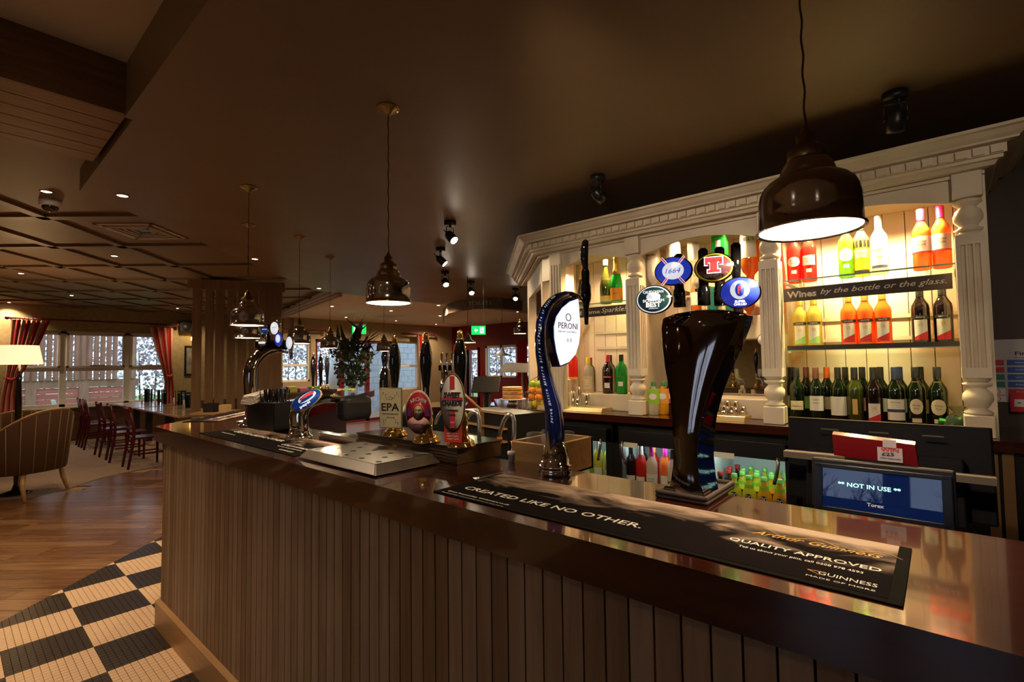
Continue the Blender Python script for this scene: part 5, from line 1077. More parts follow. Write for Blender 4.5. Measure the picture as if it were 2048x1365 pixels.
B().obox((0, 0, zt_-.14), (hw*2, .035, .28), rx=-.25).obox((0, -.05, zt_-.19), (hw*1.5, .06, .20), rx=-.25).obj('monitor', mat('till_shell', (.004, .004, .008), .6, spec=.1), t3, bevel=.006)
B().obox((0, .03, zt_-.008), (hw*2.0, .02, .012)).obj('top_ledge', black, t3)
for s in (-1, 0, 1): B().obox((s*hw*.5, -.034, zt_-.03), (.05, .003, .004), rx=-.25).obj('vent_slot', ink, t3)
B().box(-.08, .08, -.12, .10, 0, zt_-.2).obj('pedestal', black, t3, bevel=.01); B().box(-.2, .2, -.25, .2, -.12, .0).obj('cash_drawer', black, t3, bevel=.005)
B().box(-hw*.95, -hw*.3, -.14, -.1, zt_-.12, zt_-.10).obj('grey_trim', MT.get('warm_grey_plastic') or mat('warm_grey_plastic', (.13, .11, .10), .5), t3); B().box(hw*.45, hw*.98, -.14, -.1, zt_-.14, zt_-.12).obj('grey_trim', mat('warm_grey_plastic', (.13, .11, .10), .5), t3)
ws = B().box(-.55, .75, 1.36, 2.3, .74, .78).box(-.55, -.5, 1.40, 2.25, 0, .74).box(.7, .75, 1.40, 2.25, 0, .74).obj('till_counter', darkw, None, 'dark service counter under the till behind the bar'); tag(ws, cat='counter')
B().box(-.24, 0, 1.59, 1.70, .78, 1.0).obj('display_block', black, t).location = -Vector(t.location)
# ---------------- far leg: hand pulls, vase of lilies, dark dispenser
for px_, l in ((626, 'leftmost of three distant black hand pulls before the windows'), (641, 'middle of three distant black hand pulls before the windows'), (654, 'rightmost of three distant black hand pulls before the windows')):
    p = hit(px_, .33); handpull(px_, 0, 706, l, p.y, p.x, BZ, 'hand pulls on the far bar')
p = hit(706, .26)
t = thing('vase_of_lilies', 'glass vase of dark leaved lilies standing before the glazed doors', 'flowers', (p.x, p.y, BZ)); sc_ = p.length
H = VZ(705, 770, p.x, p.y)-BZ
B().lathe([(.001, .004), (.06, 0), (.066, .01), (.062, H*.6), (.075, H), (.071, H), (.058, H*.6), (.06, .02), (.001, .018)], 20).obj('vase', gm, t)
lf = mat('lily_leaf', (.035, .07, .02), .4); lf2 = mat('dark_foliage', (.02, .03, .015), .5); bud = mat('lily_bud', (.45, .40, .22), .5)
top_h = VZ(705, 655, p.x, p.y)-BZ; rw = 50/FPX*sc_
for k in range(15):
    a = 2*PI*k/15+.3; sp_ = rw*(.3+.7*random.random()); tip = Vector((math.cos(a)*sp_, math.sin(a)*sp_, H+(top_h-H)*(.55+.45*random.random())))
    base = Vector((math.cos(a)*.015, math.sin(a)*.015, .03)); mid = base.lerp(tip, .5)+Vector((0, 0, .05))
    B().tube([base, mid, tip], [.006, .005, .003], 6).obj('stem', lf, t)
    for j in range(4):
        c_ = mid.lerp(tip, j/3.5); d_ = Vector((math.cos(a+random.gauss(0, .8)), math.sin(a+random.gauss(0, .8)), .4+random.random())).normalized(); L_ = rw*(.6+.4*random.random()); s_ = d_.cross(Vector((0, 0, 1))).normalized()*.034
        B().add([c_, c_+d_*L_*.4+s_, c_+d_*L_, c_+d_*L_*.4-s_], [(0, 1, 2, 3)]).obj('leaf', lf if j % 2 else lf2, t, fix=False)
    if k % 3 == 0: R_ = (tip-mid).normalized().to_track_quat('Z', 'Y').to_matrix(); B().lathe([(.002, 0), (.012, .03), (.010, .07), (.001, .10)], 8, tip, R=R_).obj('bud', bud, t)
b = B()
for k in range(420):
    a = random.random()*2*PI; r_ = rw*math.sqrt(random.random())*1.0; z_ = H*.8+(top_h-H)*.75*random.random(); r_ *= .5+.5*(z_/top_h); c_ = Vector((math.cos(a)*r_, math.sin(a)*r_, z_)); u_ = Vector((random.gauss(0, 1), random.gauss(0, 1), random.gauss(0, 1))).normalized()*.038; w_ = u_.orthogonal().normalized()*.020
    b.add([c_-u_, c_+w_, c_+u_, c_-w_], [(0, 1, 2, 3)])
b.obj('small_foliage', lf2, t, fix=False, kind='stuff')
for px_, pw_, py0, l, nm, cat_ in ((797, 42, 790, 'black drinks dispenser behind the EPA clip', 'drinks_dispenser', 'dispenser'),):
    p = PS(832, 770, 3.0); t = thing(nm, l, cat_, (p.x, p.y, BZ-.25)); B().lathe([(.09, 0), (.09, .30), (.07, .36), (.02, .38), (.001, .38)], 18).obj('body', black, t); B().obox((.06, -.03, .33), (.10, .03, .03), rz=.4).obj('spout', black, t); B().obox((.11, -.05, .34), (.02, .032, .045), rz=.4).obj('yellow_tag', LB['lime'], t)
# tall brass-collared glass pull left of EPA
p = PS(770, 780, 2.75); t = thing('font_column', 'tall glossy dark beer font with pale glints left of the EPA clip', 'beer tap', (p.x, p.y, BZ-.0)); z2 = VZ(770, 704, p.x, p.y)-BZ
B().lathe([(.03, 0), (.022, .02), (.028, .12), (.032, z2*.6), (.026, z2*.75), (.012, z2*.8), (.018, z2*.88), (.022, z2*.94), (.014, z2), (.001, z2+.002)], 20).obj('column', blackg, t)
# open dark rack with oak edges, monitor, cakes and fruit at the counter end
def rk(px_, py_, s): return PS(px_, py_, s)
p = PS(975, 820, 3.25); t = thing('bottle_rack', 'dark open rack with oak edged shelves behind the swan necks', 'rack', (p.x, p.y, 0), math.radians(-12)); h = p.z
B().box(-.34, .22, .0, .30, 0, h-.02).obj('back_box', black, t)
B().prism([(-.05, h), (.22, h), (.22, h-.012), (-.05, h-.012)], 'y', -.03, .0).obj('top_edge', oakh, t); B().tube([(-.34, -.02, h+.13), (-.05, -.02, h)], .008, 6).obj('sloping_edge', oakh, t)
for z_ in (h-.11, h-.19): B().box(-.34, .22, -.03, 0, z_, z_+.010).obj('shelf_edge', oakh, t)
B().box(-.055, -.04, -.032, 0, .3, h).obj('upright', oakh, t)
p = PS(972, 770, 4.15); t = thing('monitor', 'black flat monitor tilted back beyond the rack', 'monitor', (p.x, p.y, 1.0), math.radians(25)); zz_ = p.z-1.0
B().obox((0, 0, zz_), (.24, .02, .15), rx=-.5).obj('panel', mat('monitor_back', (.05, .05, .05), .4), t, bevel=.006); B().cyl((0, .02, -1.0), (0, .02, zz_), .03).obj('stand', black, t); B().lathe([(.12, -.999), (.12, -.98), (.03, -.97)], 20, (0, .02, 0)).obj('foot', black, t)
cx0 = PZ(1012, 808, CZ)
t = thing('sponge_cake', 'layered sponge cake on a plate at the end of the back counter', 'cake', (-2.62, 3.02, CZ)); B().lathe([(.10, .05), (.11, .055), (.108, .06), (.001, .056)], 24).obj('plate', whitep, t); B().cyl((0, 0, 0), (0, 0, .05), .05, .03, 20).obj('stand', steel, t)
spg = mat('sponge', (.75, .36, .07), .8, noise=((.55, .2, .04), 30)); crm = mat('icing', (.9, .8, .55), .5)
for k in range(3): B().lathe([(.001, 0), (.078, 0), (.082, .008), (.080, .022), (.001, .023)], 24, (0, 0, .06+.032*k)).obj('sponge_layer', spg, t); B().lathe([(.001, 0), (.080, 0), (.080, .008), (.001, .009)], 24, (0, 0, .083+.032*k)).obj('icing_layer', crm, t)
t = thing('fruit_basket', 'wire basket of oranges and lemons beside the cake', 'basket', (-2.36, 3.02, CZ))
for z_, r_ in ((.004, .075), (.06, .09), (.12, .10)): B().tube([(r_*math.cos(a*PI/10), r_*math.sin(a*PI/10), z_) for a in range(21)], .0022, 5).obj('hoop', chrome, t)
for k in range(12): a = k*PI/6; B().tube([(.075*math.cos(a), .075*math.sin(a), .004), (.10*math.cos(a), .10*math.sin(a), .12)], .0016, 4).obj('wire', chrome, t)
B().tube([(-.1, 0, .12), (-.085, 0, .2), (0, 0, .24), (.085, 0, .2), (.1, 0, .12)], .0025, 6).obj('handle', chrome, t)
ftm = {n: B().sphere((0, 0, 0), .031, 12).mesh('fruit', mat('peel_'+n, c, .45)) for n, c in (('orange', (.9, .30, .02)), ('lemon', (.85, .65, .05)), ('lime', (.35, .55, .03)))}
fi = 0
for lv, (n_, r_, nm) in enumerate(((5, .045, 'lemon'), (5, .05, 'orange'), (4, .045, 'orange'), (3, .04, 'lime'))):
    for k in range(n_):
        a = 2*PI*k/n_+lv*.5; side = ['front', 'right', 'back', 'left', 'outer left'][k]; o = inst(nm if nm != 'orange' else 'orange_fruit', ftm[nm], None, (-2.36+r_*math.cos(a), 3.02+r_*math.sin(a), CZ+.035+.048*lv)); tag(o, '%s fruit in %s layer of the wire basket, %s side' % (nm, ['bottom', 'second', 'third', 'top'][lv], side), 'fruit', 'fruit in the wire basket')
t = thing('sweet_bag', 'green and white wrapped sweets in cellophane beside the last bottle', 'bag', (PY(1915, 835, 3.08).x, 3.08, CZ)); b = B()
for k in range(26): b.obox((random.gauss(0, .022), random.gauss(0, .018), .016+.05*random.random()), (.026, .02, .016), random.random()*3, random.random()*3, random.random())
b.obj('sweets', mat('green_wrapper', (.05, .30, .06), .2), t, kind='stuff'); B().lathe([(.05, 0), (.055, .03), (.04, .07), (.012, .09), (.03, .115), (.034, .12)], 12, cap=False).obj('cellophane', mat('cellophane', (.7, .85, .7), .1, trans=.95, ior=1.1), t)
# ================================================================== PENDANTS
shade_o = mat('pewter_lacquer', (.55, .52, .51), .13, 1); shade_i = mat('white_enamel_inside', (.9, .88, .82), .4)
bulb_m = mat('warm_bulb', (1, .9, .7), .5, emit=(1, .80, .55), es=45)
def pendant(label, x, y, z, top, sc=1, power=14, rose=True, group='pendant lamps over the bar'):
    t = thing('pendant_lamp', label, 'lamp', (x, y, z), 0, group, sc)
    B().lathe([(.1, 0), (.102, .001), (.102, .004), (.0965, .007), (.0955, .04), (.0950, .066), (.092, .082), (.086, .096), (.076, .107), (.064, .114), (.054, .118), (.0525, .122), (.051, .130), (.046, .142), (.038, .152), (.034, .155), (.033, .152), (.037, .150), (.045, .140), (.050, .129), (.0515, .121), (.053, .116), (.063, .112), (.075, .105), (.085, .094), (.091, .081), (.094, .066), (.0955, .006), (.1, 0)], 40, cap=False).obj('shade', shade_o, t, fix=False)
    B().lathe([(.0952, .004), (.0935, .060), (.090, .080), (.083, .093), (.073, .104), (.060, .110), (.051, .116), (.046, .134), (.001, .135)], 32, cap=False).obj('enamel_lining', shade_i, t, fix=False)
    B().lathe([(.035, .150), (.0365, .153), (.0365, .174), (.032, .177), (.026, .180), (.0235, .184), (.0215, .186), (.0185, .189), (.0185, .207), (.014, .209), (.010, .214), (.006, .225), (.003, .228)], 24).obj('brass_gallery', obrass, t)
    B().sphere((0, 0, .05), .030, 14).obj('bulb', bulb_m, t)
    L = (top-z)/sc
    B().tube([(.0016*math.cos(k*.9), .0016*math.sin(k*.9), .226+(L-.226)*k/60) for k in range(61)], .0022, 5).obj('twisted_flex', mat('brown_flex', (.06, .03, .015), .6), t)
    if rose: B().lathe([(.052, L), (.052, L-.004), (.047, L-.007), (.036, L-.008), (.034, L-.014), (.022, L-.018), (.014, L-.030), (.004, L-.034)], 28).obj('ceiling_rose', obrass, t)
    light('POINT', (x, y, z+.018*sc), power, (1, .74, .42), .028)
    return t
pendant('large pewter pendant lamp in the foreground before the wine shelves', *(PS(1619, 463, 1.04)), Bz, power=26)
p = PS(777, 608, 2.17); pendant('pewter pendant lamp above the round red pump clip', p.x, p.y, p.z, Bz, power=26)
p = PS(495, 652, 3.12); pendant('pewter pendant lamp in front of the timber screen, nearer of two', p.x, p.y, p.z, Bz, power=26)
p = PS(495, 677, 3.95); pendant('pewter pendant lamp half hidden behind the one by the timber screen', p.x, p.y, p.z, Bz, power=20)
p = PS(598, 688, 4.35); pendant('pewter pendant lamp left of the vase, before the far window', p.x, p.y, p.z, Bz, power=20)
p = PS(660, 697, 5.2); pendant('small distant pendant lamp just left of the lilies', p.x, p.y, p.z, Bz, power=20)
p = PS(768, 703, 6.6); pendant('distant pendant lamp right of the lilies, behind the first black handle', p.x, p.y, p.z, Bz, power=16)
p = PS(1040, 668, 7.4); pendant('distant pendant lamp beside the back bar unit at left', p.x, p.y, p.z, Bz, power=16)
p = PS(1005, 712, 9); t = thing('pendant_lamp', 'small flat white pendant lamp before the red wall windows', 'lamp', (p.x, p.y, p.z), 0, 'pendant lamps over the bar')
B().lathe([(.14, 0), (.13, .02), (.05, .06), (.03, .12), (.01, .16)], 20, cap=False).obj('shade', whitep, t); B().cyl((0, 0, .15), (0, 0, Bz-p.z), .004).obj('flex', black, t)
p = PS(936, 686, 6.4); t = thing('pendant_lamp', 'wide lit enamel pendant lamp under the right exit sign', 'lamp', (p.x, p.y, p.z), 0, 'pendant lamps over the bar')
B().lathe([(.10*1.05, 0), (.10, .012), (.05, .04), (.03, .09), (.012, .11)], 24, cap=False).obj('shade', shade_o, t, fix=False); B().lathe([(.103, .002), (.001, .004)], 24, cap=False).obj('diffuser', mat('lit_diffuser', (1, .9, .75), .5, emit=(1, .85, .65), es=6), t); B().cyl((0, 0, .1), (0, 0, Bz-p.z), .004).obj('flex', black, t); light('POINT', (p.x, p.y, p.z-.05), 6, WARM, .05)
# ================================================================== SPOTLIGHTS on the bar ceiling
def spot(label, px, py, lit, aim, sc=1, tone=6):
    p = PZ(px, py, Bz); t = thing('spotlight', label, 'spotlight', (p.x, p.y, Bz), 0, 'black ceiling spotlights', sc)
    B().lathe([(.046, 0), (.046, -.028), (.043, -.031), (.001, -.031)], 26).obj('mount', black, t); B().cyl((0, 0, -.03), (0, 0, -.045), .012).obj('pivot', black, t)
    hd = thing('head', None, None, (0, 0, -.115)); hd.parent = t
    a = Vector(aim).normalized(); hd.rotation_euler = (-a).to_track_quat('Z', 'Y').to_euler()
    yk = B().tube([(-.042, 0, -.115), (-.042, 0, -.06), (-.036, 0, -.047), (.036, 0, -.047), (.042, 0, -.06), (.042, 0, -.115)], .0035, 6); o = yk.obj('yoke', black, t); o.rotation_euler = (0, 0, math.atan2(a.y, a.x)+PI/2)
    for s in (-1, 1): B().sphere((s*.042*math.cos(o.rotation_euler.z), s*.042*math.sin(o.rotation_euler.z), -.115), .008, 8).obj('thumb_screw', black, t)
    B().lathe([(.030, -.055), (.034, -.055), (.036, -.01), (.034, .02), (.024, .036), (.012, .04), (.010, .056), (.001, .058), ], 24).obj('can', black, hd)
    B().cyl((0, 0, -.0575), (0, 0, -.0555), .029, n=20).obj('lamp_face', mat('spot_lamp_on', (1, .9, .7), .4, emit=(1, .86, .66), es=60) if lit else black, hd)
    B().tube([(0, 0, .056), (.01, 0, .075), (.0, 0, .085)], .004, 6).obj('cable', black, hd)
    if lit: q_ = Vector((p.x, p.y, Bz-.115*sc))+a*.07*sc; light('SPOT', tuple(q_), tone, (1, .76, .46), .03, tuple(q_+a), 1.3, .5)
    return t
spot('black ceiling spotlight seen from behind at upper right', 1789, 186, 0, (-.1, .3, -1), 1.0)
spot('black ceiling spotlight tilted toward the shelves, in mid ceiling', 1195, 352, 0, (.5, .75, -.9), 1.0)
spot('nearest lit black spotlight of the cluster left of the shelves', 900, 443, 1, (.75, .1, -.75), 1.05, 30)
spot('second lit black spotlight of the cluster, slightly further left', 881, 496, 1, (.6, .5, -.75), 1.05, 30)
spot('third lit spotlight of the cluster with starry glare', 890, 543, 1, (.6, -.25, -.8), 1.1, 25)
spot('fourth lit spotlight, above the right exit sign', 942, 563, 1, (.62, -.4, -.8), 1.1, 25)
spot('fifth lit spotlight, closest to the left end of the cornice', 1031, 577, 1, (.45, -.6, -.75), 1.1, 25)
spot_more = 1
for (x, y) in ((-1.2, -1.2), (-3.2, -1.5), (-5.2, -1.2), (1.2, -1.4), (-1.2, -3.2), (-4.5, -3.4), (-7.5, -2.2), (-3.95, -.45)):   # downlights added out of view to brighten the room and its reflections
    zc = 2.9 if x > -2.7 else (2.8 if x < -3.6 else 2.67)
    t = thing('recessed_downlight', 'added downlight in the ceiling behind the viewer, '+{-1.2: 'first row' if y > -2 else 'second row', -3.2: 'in the timber bulkhead', -5.2: 'in the coffers', 1.2: 'at right', -4.5: 'far back in the coffers', -7.5: 'farthest left', -3.95: 'above the mosaic floor'}[x], 'downlight', (x, y, zc), 0, 'added downlights behind the viewer')
    B().cyl((0, 0, -.0005), (0, 0, -.004), .032, n=16).obj('lamp', mat('recessed_lamp', (1, .9, .75), .5, emit=(1, .82, .6), es=30), t); light('SPOT', (x, y, zc-.02), 16 if x > -3.6 else 50, WARM, .03, None, 2.3, .7)
for i, (x, y, tg, pw_) in enumerate(((-.80, .68, (-1.35, 2.9, 1.85), 60), (.75, .70, (-.15, 2.9, 1.85), 36), (-1.12, .64, (-1.6, 1.2, 1.22), 26))):   # two more of the same spotlights, above the viewer, washing the cornice and columns; third one added to brighten pump clips
    t = thing('spotlight', ['black ceiling spotlight above the viewer, washing the cornice', 'black ceiling spotlight above the viewer at right', 'added black spotlight above the viewer, brightening the pump clips'][i], 'spotlight', (x, y, Bz), 0, 'black ceiling spotlights'); a = (Vector(tg)-Vector((x, y, 2.53))).normalized()
    B().lathe([(.046, 0), (.046, -.028), (.001, -.031)], 20).obj('mount', black, t); B().cyl((0, 0, -.03), (0, 0, -.12), .006).obj('stem', black, t)
    B().cyl(Vector((0, 0, -.12))-a*.04, Vector((0, 0, -.12))+a*.045, .034, n=18).obj('can', black, t); light('SPOT', tuple(Vector((x, y, 2.53))+a*.06), pw_, (1, .76, .52), .03, tg, (1.15, .95, .9, .9)[i], 1.0)
# recessed downlights
dm1 = mat('recessed_lamp', (1, .9, .75), .5, emit=(1, .82, .6), es=30)
def down(label, px, py, z, pw, r=.04, cone=2.2):
    p = PZ(px, py, z); t = thing('recessed_downlight', label, 'downlight', (p.x, p.y, z), 0, 'recessed ceiling downlights')
    B().lathe([(r, 0), (r, -.004), (r*.78, -.006), (r*.74, -.001)], 22, cap=False).obj('rim', obrass, t); B().cyl((0, 0, -.0005), (0, 0, -.0025), r*.75, n=18).obj('lamp', dm1, t)
    if pw: light('SPOT', (p.x, p.y, z-.02), pw*1.6, WARM, .03, None, cone, .7)
down('downlight in the low soffit nearest the camera, right of the dome', 245, 391, Bz, 45); down('downlight just above the white dome camera', 93, 383, 2.8, 45)
down('downlight in the coffered ceiling right of centre', 229, 512, 2.8, 30); down('downlight in the coffered ceiling at far left', 42, 547, 2.8, 30); down('small downlight in the coffered ceiling over the chairs', 143, 591, 2.8, 30)
down('downlight in the soffit beside the hanging flexes', 510, 518, Bz, 14); down('downlight in the soffit left of the second large pendant', 638, 577, Bz, 14)
for i, (px_, py_) in enumerate(((664, 613), (588, 627), (692, 635), (782, 622), (792, 642), (869, 605), (877, 611), (880, 632), (872, 649))):
    down('small downlight in the pale far ceiling, '+['above the third hanging flex', 'left end', 'above the lilies', 'right of the big pendant', 'right of the air vent', 'at the edge of the brown soffit', 'next to the soffit edge one', 'left of the toilets fascia', 'nearest the far wall'][i], px_, py_, 2.66, 40, .045, 2.7)
down('small downlight in the brown ceiling beyond the toilets fascia', 1035, 624, Bz, 20, .04)
p = PZ(18, 606, 2.8); down('downlight over the gold wall by the curtain pole', 18, 605, 2.8, 45); down('downlight washing the gold wall right of the window', 355, 617, 2.8, 0); light('SPOT', (-13.0, 3.6, 2.7), 50, WARM, .04, (-13.6, 3.9, 1.4), 1.9, .8); light('SPOT', (-13.1, .5, 2.7), 45, WARM, .04, (-13.6, .4, 1.4), 1.9, .8)
# dome camera
p = PZ(101, 400, 2.8); t = thing('dome_camera', 'white dome security camera on the coffered ceiling', 'camera', (p.x, p.y, 2.8))
B().lathe([(.066, 0), (.068, -.02), (.064, -.05), (.055, -.052)], 26).obj('housing', whitep, t); B().lathe([(.052, -.045), (.050, -.065), (.036, -.088), (.001, -.096)], 24).obj('dome', blackg, t)
# air vent
c4 = [PZ(186, 446, 2.8), PZ(305, 446, 2.8), PZ(378, 477, 2.8), PZ(268, 477, 2.8)]; c_ = sum(c4, Vector())/4; az = math.atan2((c4[1]-c4[0]).y, (c4[1]-c4[0]).x)
t = thing('air_vent', 'square white four-way air vent in the coffered ceiling', 'vent', (c_.x, c_.y, 2.8), az); h_ = (c4[1]-c4[0]).length/2; h2 = (c4[3]-c4[0]).length/2
vm = mat('vent_enamel', (.55, .47, .42), .5)
def frame(s, th, z0, z1): return B().box(-h_*s, h_*s, -h2*s, -h2*s+th, z0, z1).box(-h_*s, h_*s, h2*s-th, h2*s, z0, z1).box(-h_*s, -h_*s+th, -h2*s, h2*s, z0, z1).box(h_*s-th, h_*s, -h2*s, h2*s, z0, z1)
frame(1, .035, -.012, 0).obj('frame', vm, t, bevel=.002)
for k, s in enumerate((.78, .62, .46, .30)): frame(s, .018, -.02+.004*k, -.004).obj('louvre', vm, t)
B().box(-h_*.9, h_*.9, -h2*.9, h2*.9, -.002, 0).obj('throat', black, t)
p = PZ(905, 0, 1); 
c_ = PZ(770, 632, 2.66); t = thing('air_vent', 'small white square vent in the pale far ceiling', 'vent', (c_.x, c_.y, 2.66)); B().box(-.3, .3, -.3, .3, -.015, 0).obj('frame', whitep, t); B().box(-.22, .22, -.22, .22, -.018, -.015).obj('grille', vm, t)
for px_, py_, l in ((1001, 640, 'round white smoke detector on the ceiling right of the exit sign'),):
    p = PZ(px_, py_-2, Bz); t = thing('smoke_detector', l, 'detector', (p.x, p.y, Bz)); B().lathe([(.06, 0), (.06, -.02), (.045, -.03), (.04, -.05), (.001, -.052)], 20).obj('housing', whitep, t); B().lathe([(.046, -.032), (.047, -.038), (.04, -.04)], 20).obj('vent_ring', vm, t)
p = PZ(1053, 640, Bz); t = thing('dome_camera', 'small white dome camera far off by the shelving unit', 'camera', (p.x, p.y, Bz)); B().lathe([(.08, 0), (.08, -.05), (.07, -.055)], 20).obj('housing', whitep, t); B().lathe([(.06, -.05), (.04, -.09), (.001, -.1)], 16).obj('dome', blackg, t)
# exit signs
gsn = mat('lit_green_sign', (.02, .55, .12), .4, emit=(.01, .72, .13), es=1.2); wsn = mat('lit_white_symbol', (.9, 1, .9), .4, emit=(.8, 1, .85), es=1.6)
def exit_sign(label, px, py, s, rz, flip):
    p = PS(px, py, s); t = thing('exit_sign', label, 'sign', (p.x, p.y, p.z), rz); w = 14/FPX*s; h = 8.5/FPX*s
    B().box(-w, w, -.01, .02, -h, h).obj('green_panel', gsn, t); B().box(-w*1.02, w*1.02, -.015, .03, h, h*1.35).obj('casing', whitep, t)
    f = -1 if flip else 1
    B().prism([(f*.62*w, 0), (f*.38*w, h*.5), (f*.38*w, h*.16), (f*.08*w, h*.16), (f*.08*w, -h*.16), (f*.38*w, -h*.16), (f*.38*w, -h*.5)], 'y', -.014, -.010).obj('arrow', wsn, t)
    B().box(-f*w*.75, -f*w*.2, -.014, -.010, -h*.7, h*.7).obj('door_symbol', wsn, t); B().sphere((-f*w*.45, -.017, h*.42), h*.13, 8).obj('figure_head', gsn, t); B().tube([(-f*w*.45, -.017, h*.28), (-f*w*.42, -.017, -h*.05), (-f*w*.60, -.017, -h*.5)], h*.09, 5).tube([(-f*w*.42, -.017, -h*.05), (-f*w*.30, -.017, -h*.5)], h*.07, 5).obj('figure', gsn, t)
    B().box(-w*.8, -w*.75, 0, .01, h*1.3, Bz-p.z).box(w*.75, w*.8, 0, .01, h*1.3, Bz-p.z).obj('hanger', steel, t); return t
exit_sign('green exit sign with right arrow above the lilies', 718, 660, 11.0, YAW-.1, False)
exit_sign('green exit sign with left arrow above the wide lit pendant', 957, 661, 6.6, YAW+.15, True)
# curved fascia with TOILETS
cv = [PZ(x, y, 2.47) for x, y in ((888, 650), (886, 636), (896, 628), (920, 622), (945, 618), (975, 617), (1005, 618), (1045, 622))]
t = thing('toilets_fascia', 'curved taupe ceiling fascia lettered TOILETS', 'fascia', (cv[3].x, cv[3].y, 2.47)); L0 = Vector(t.location)
b = B(); v = []; n_ = len(cv)
for p in cv: v += [(p.x-L0.x, p.y-L0.y, 0), (p.x-L0.x, p.y-L0.y, .178)]
for p in cv: d_ = Vector((p.x, p.y)).normalized()*.12; v += [(p.x-L0.x+d_.x, p.y-L0.y+d_.y, 0), (p.x-L0.x+d_.x, p.y-L0.y+d_.y, .178)]
f = [(2*i, 2*i+2, 2*i+3, 2*i+1) for i in range(n_-1)]+[(2*n_+2*i+1, 2*n_+2*i+3, 2*n_+2*i+2, 2*n_+2*i) for i in range(n_-1)]+[(2*i, 2*n_+2*i, 2*n_+2*i+2, 2*i+2) for i in range(n_-1)]+[(2*i+1, 2*i+3, 2*n_+2*i+3, 2*n_+2*i+1) for i in range(n_-1)]+[(0, 1, 2*n_+1, 2*n_), (2*n_-2, 4*n_-2, 4*n_-1, 2*n_-1)]
b.add(v, f).obj('band', mat('taupe_fascia', (.22, .16, .12), .7), t)
p = (cv[4]+cv[5])/2; d_ = (cv[5]-cv[4]); d_ = d_.normalized(); text('TOILETS', t, mat('pale_lettering', (.6, .54, .48), .6), (p.x-L0.x-.03*d_.y*-1+.02*d_.y, p.y-L0.y-.03, .09), .06, .42, (PI/2, 0, math.atan2(d_.y, d_.x)))
p = PS(1030, 745, 6.0); t = thing('carvery_hood', 'grey heated hood over the far servery, left of the blue tower', 'hood', (p.x, p.y, p.z), YAW)
B().prism([(-.22, 0), (.26, 0), (.26, .10), (-.10, .12)], 'y', -.15, .15).obj('hood', steel, t, bevel=.004); B().cyl((.1, 0, -p.z), (.1, 0, 0), .02).obj('post', steel, t); B().box(-.3, .5, -.25, .25, -.42, -.38).obj('servery_top', mahog, t); B().box(-.3, .5, -.22, .22, -p.z, -.42).obj('servery_body', darkw, t)
p = PS(893, 742, 4.3); t = thing('beer_font', 'distant chrome beer font with three upright taps behind the round clip', 'beer tap', (p.x, p.y, BZ), YAW)
B().tube([(-.02, 0, 0), (-.04, 0, .15), (0, 0, p.z-BZ+.02)], .022, 12).obj('column', chrome, t); B().box(-.07, .07, -.02, .02, p.z-BZ, p.z-BZ+.05).obj('manifold', blackg, t, bevel=.01)
for k in range(3): B().lathe([(.006, p.z-BZ-.06), (.008, p.z-BZ), (.011, p.z-BZ+.05), (.011, p.z-BZ+.15), (.004, p.z-BZ+.155)], 12, (-.035+.045*k, -.03, 0)).obj('tap', chrome, t)
fbp = PS(893, 742, 4.3); fb = B().box(-.14, .14, -.25, .25, 0, BZ-.04).obj('back_cabinet', black, None, 'black cabinet carrying the distant beer font'); fb.location = (fbp.x, fbp.y, 0); fb.rotation_euler = (0, 0, YAW); tag(fb, cat='cabinet')
fb2 = B().box(-.16, .16, -.27, .27, BZ-.04, BZ).obj('worktop', mahog, None, 'small mahogany top under the distant beer font'); fb2.location = (fbp.x, fbp.y, 0); fb2.rotation_euler = (0, 0, YAW); tag(fb2, cat='worktop')
# ================================================================== LEFT ROOM
stripe_r = mat('red_stripe_cloth', (.55, .045, .04), .85); stripe_c = mat('cream_stripe_cloth', (.72, .52, .42), .85)
def curtain(name, label, X, ya, yb, zt, zb, ytie, ztie, wtie, folds, out=1):
    t = thing(name, label, 'curtain', (X, (ya+yb)/2, zb)); yc = (ya+yb)/2; N = folds*4; rows = [0, .12, .3, .5, .7, .85, 1]
    def col(u, z):   # u 0..1 across
        zz_ = zb+z*(zt-zb); ti = (ztie-zb)/(zt-zb)
        k = min(1, abs(z-ti)/(1-ti if z > ti else ti)) if ti > 0 else z
        k = k**.7; wd = wtie+(yb-ya-wtie)*(k if z > ti else k*.55); c_ = ytie+(yc-ytie)*(k if z > ti else 0)
        return c_+(u-.5)*wd-yc, zz_-zb
    for mm, nm, par in ((stripe_c, 'cream_stripes', 0), (stripe_r, 'red_stripes', 1)):
        b = B()
        for j in range(N):
            if (j//4) % 2 != par: continue
            v = []; f = []
            for i, z in enumerate(rows):
                for u in (j/N, (j+.5)/N, (j+1)/N):
                    y, zq = col(u, z); v.append((.04*math.sin(u*folds*2*PI)*(.4+.6*z), y, zq))
            for i in range(len(rows)-1): f += [(3*i, 3*i+1, 3*i+4, 3*i+3), (3*i+1, 3*i+2, 3*i+5, 3*i+4)]
            b.add(v, f, True)
        b.obj(nm, mm, t, fix=False)
    B().tube([(-.03, ytie-yc-wtie*.55, ztie-zb+.02), (.07, ytie-yc, ztie-zb-.02), (-.03, ytie-yc+wtie*.55, ztie-zb+.03)], .018, 6, ry=[.03]*3).obj('tieback', stripe_r, t)
    return t
yr = lambda px_, X=-13.5: PX(px_, 640, X).y; zr = lambda py_, X=-13.5, px_=60: PX(px_, py_, X).z
curtain('curtain', 'red and cream striped curtain tied back at the left of the window', -13.5, yr(22), yr(100), 2.47, .35, yr(26), zr(757), .16, 8)
curtain('curtain', 'red and cream striped curtain tied back at right of the window', -13.5, yr(300), yr(347), 2.42, .62, yr(341), zr(752, -13.5, 340), .12, 7)
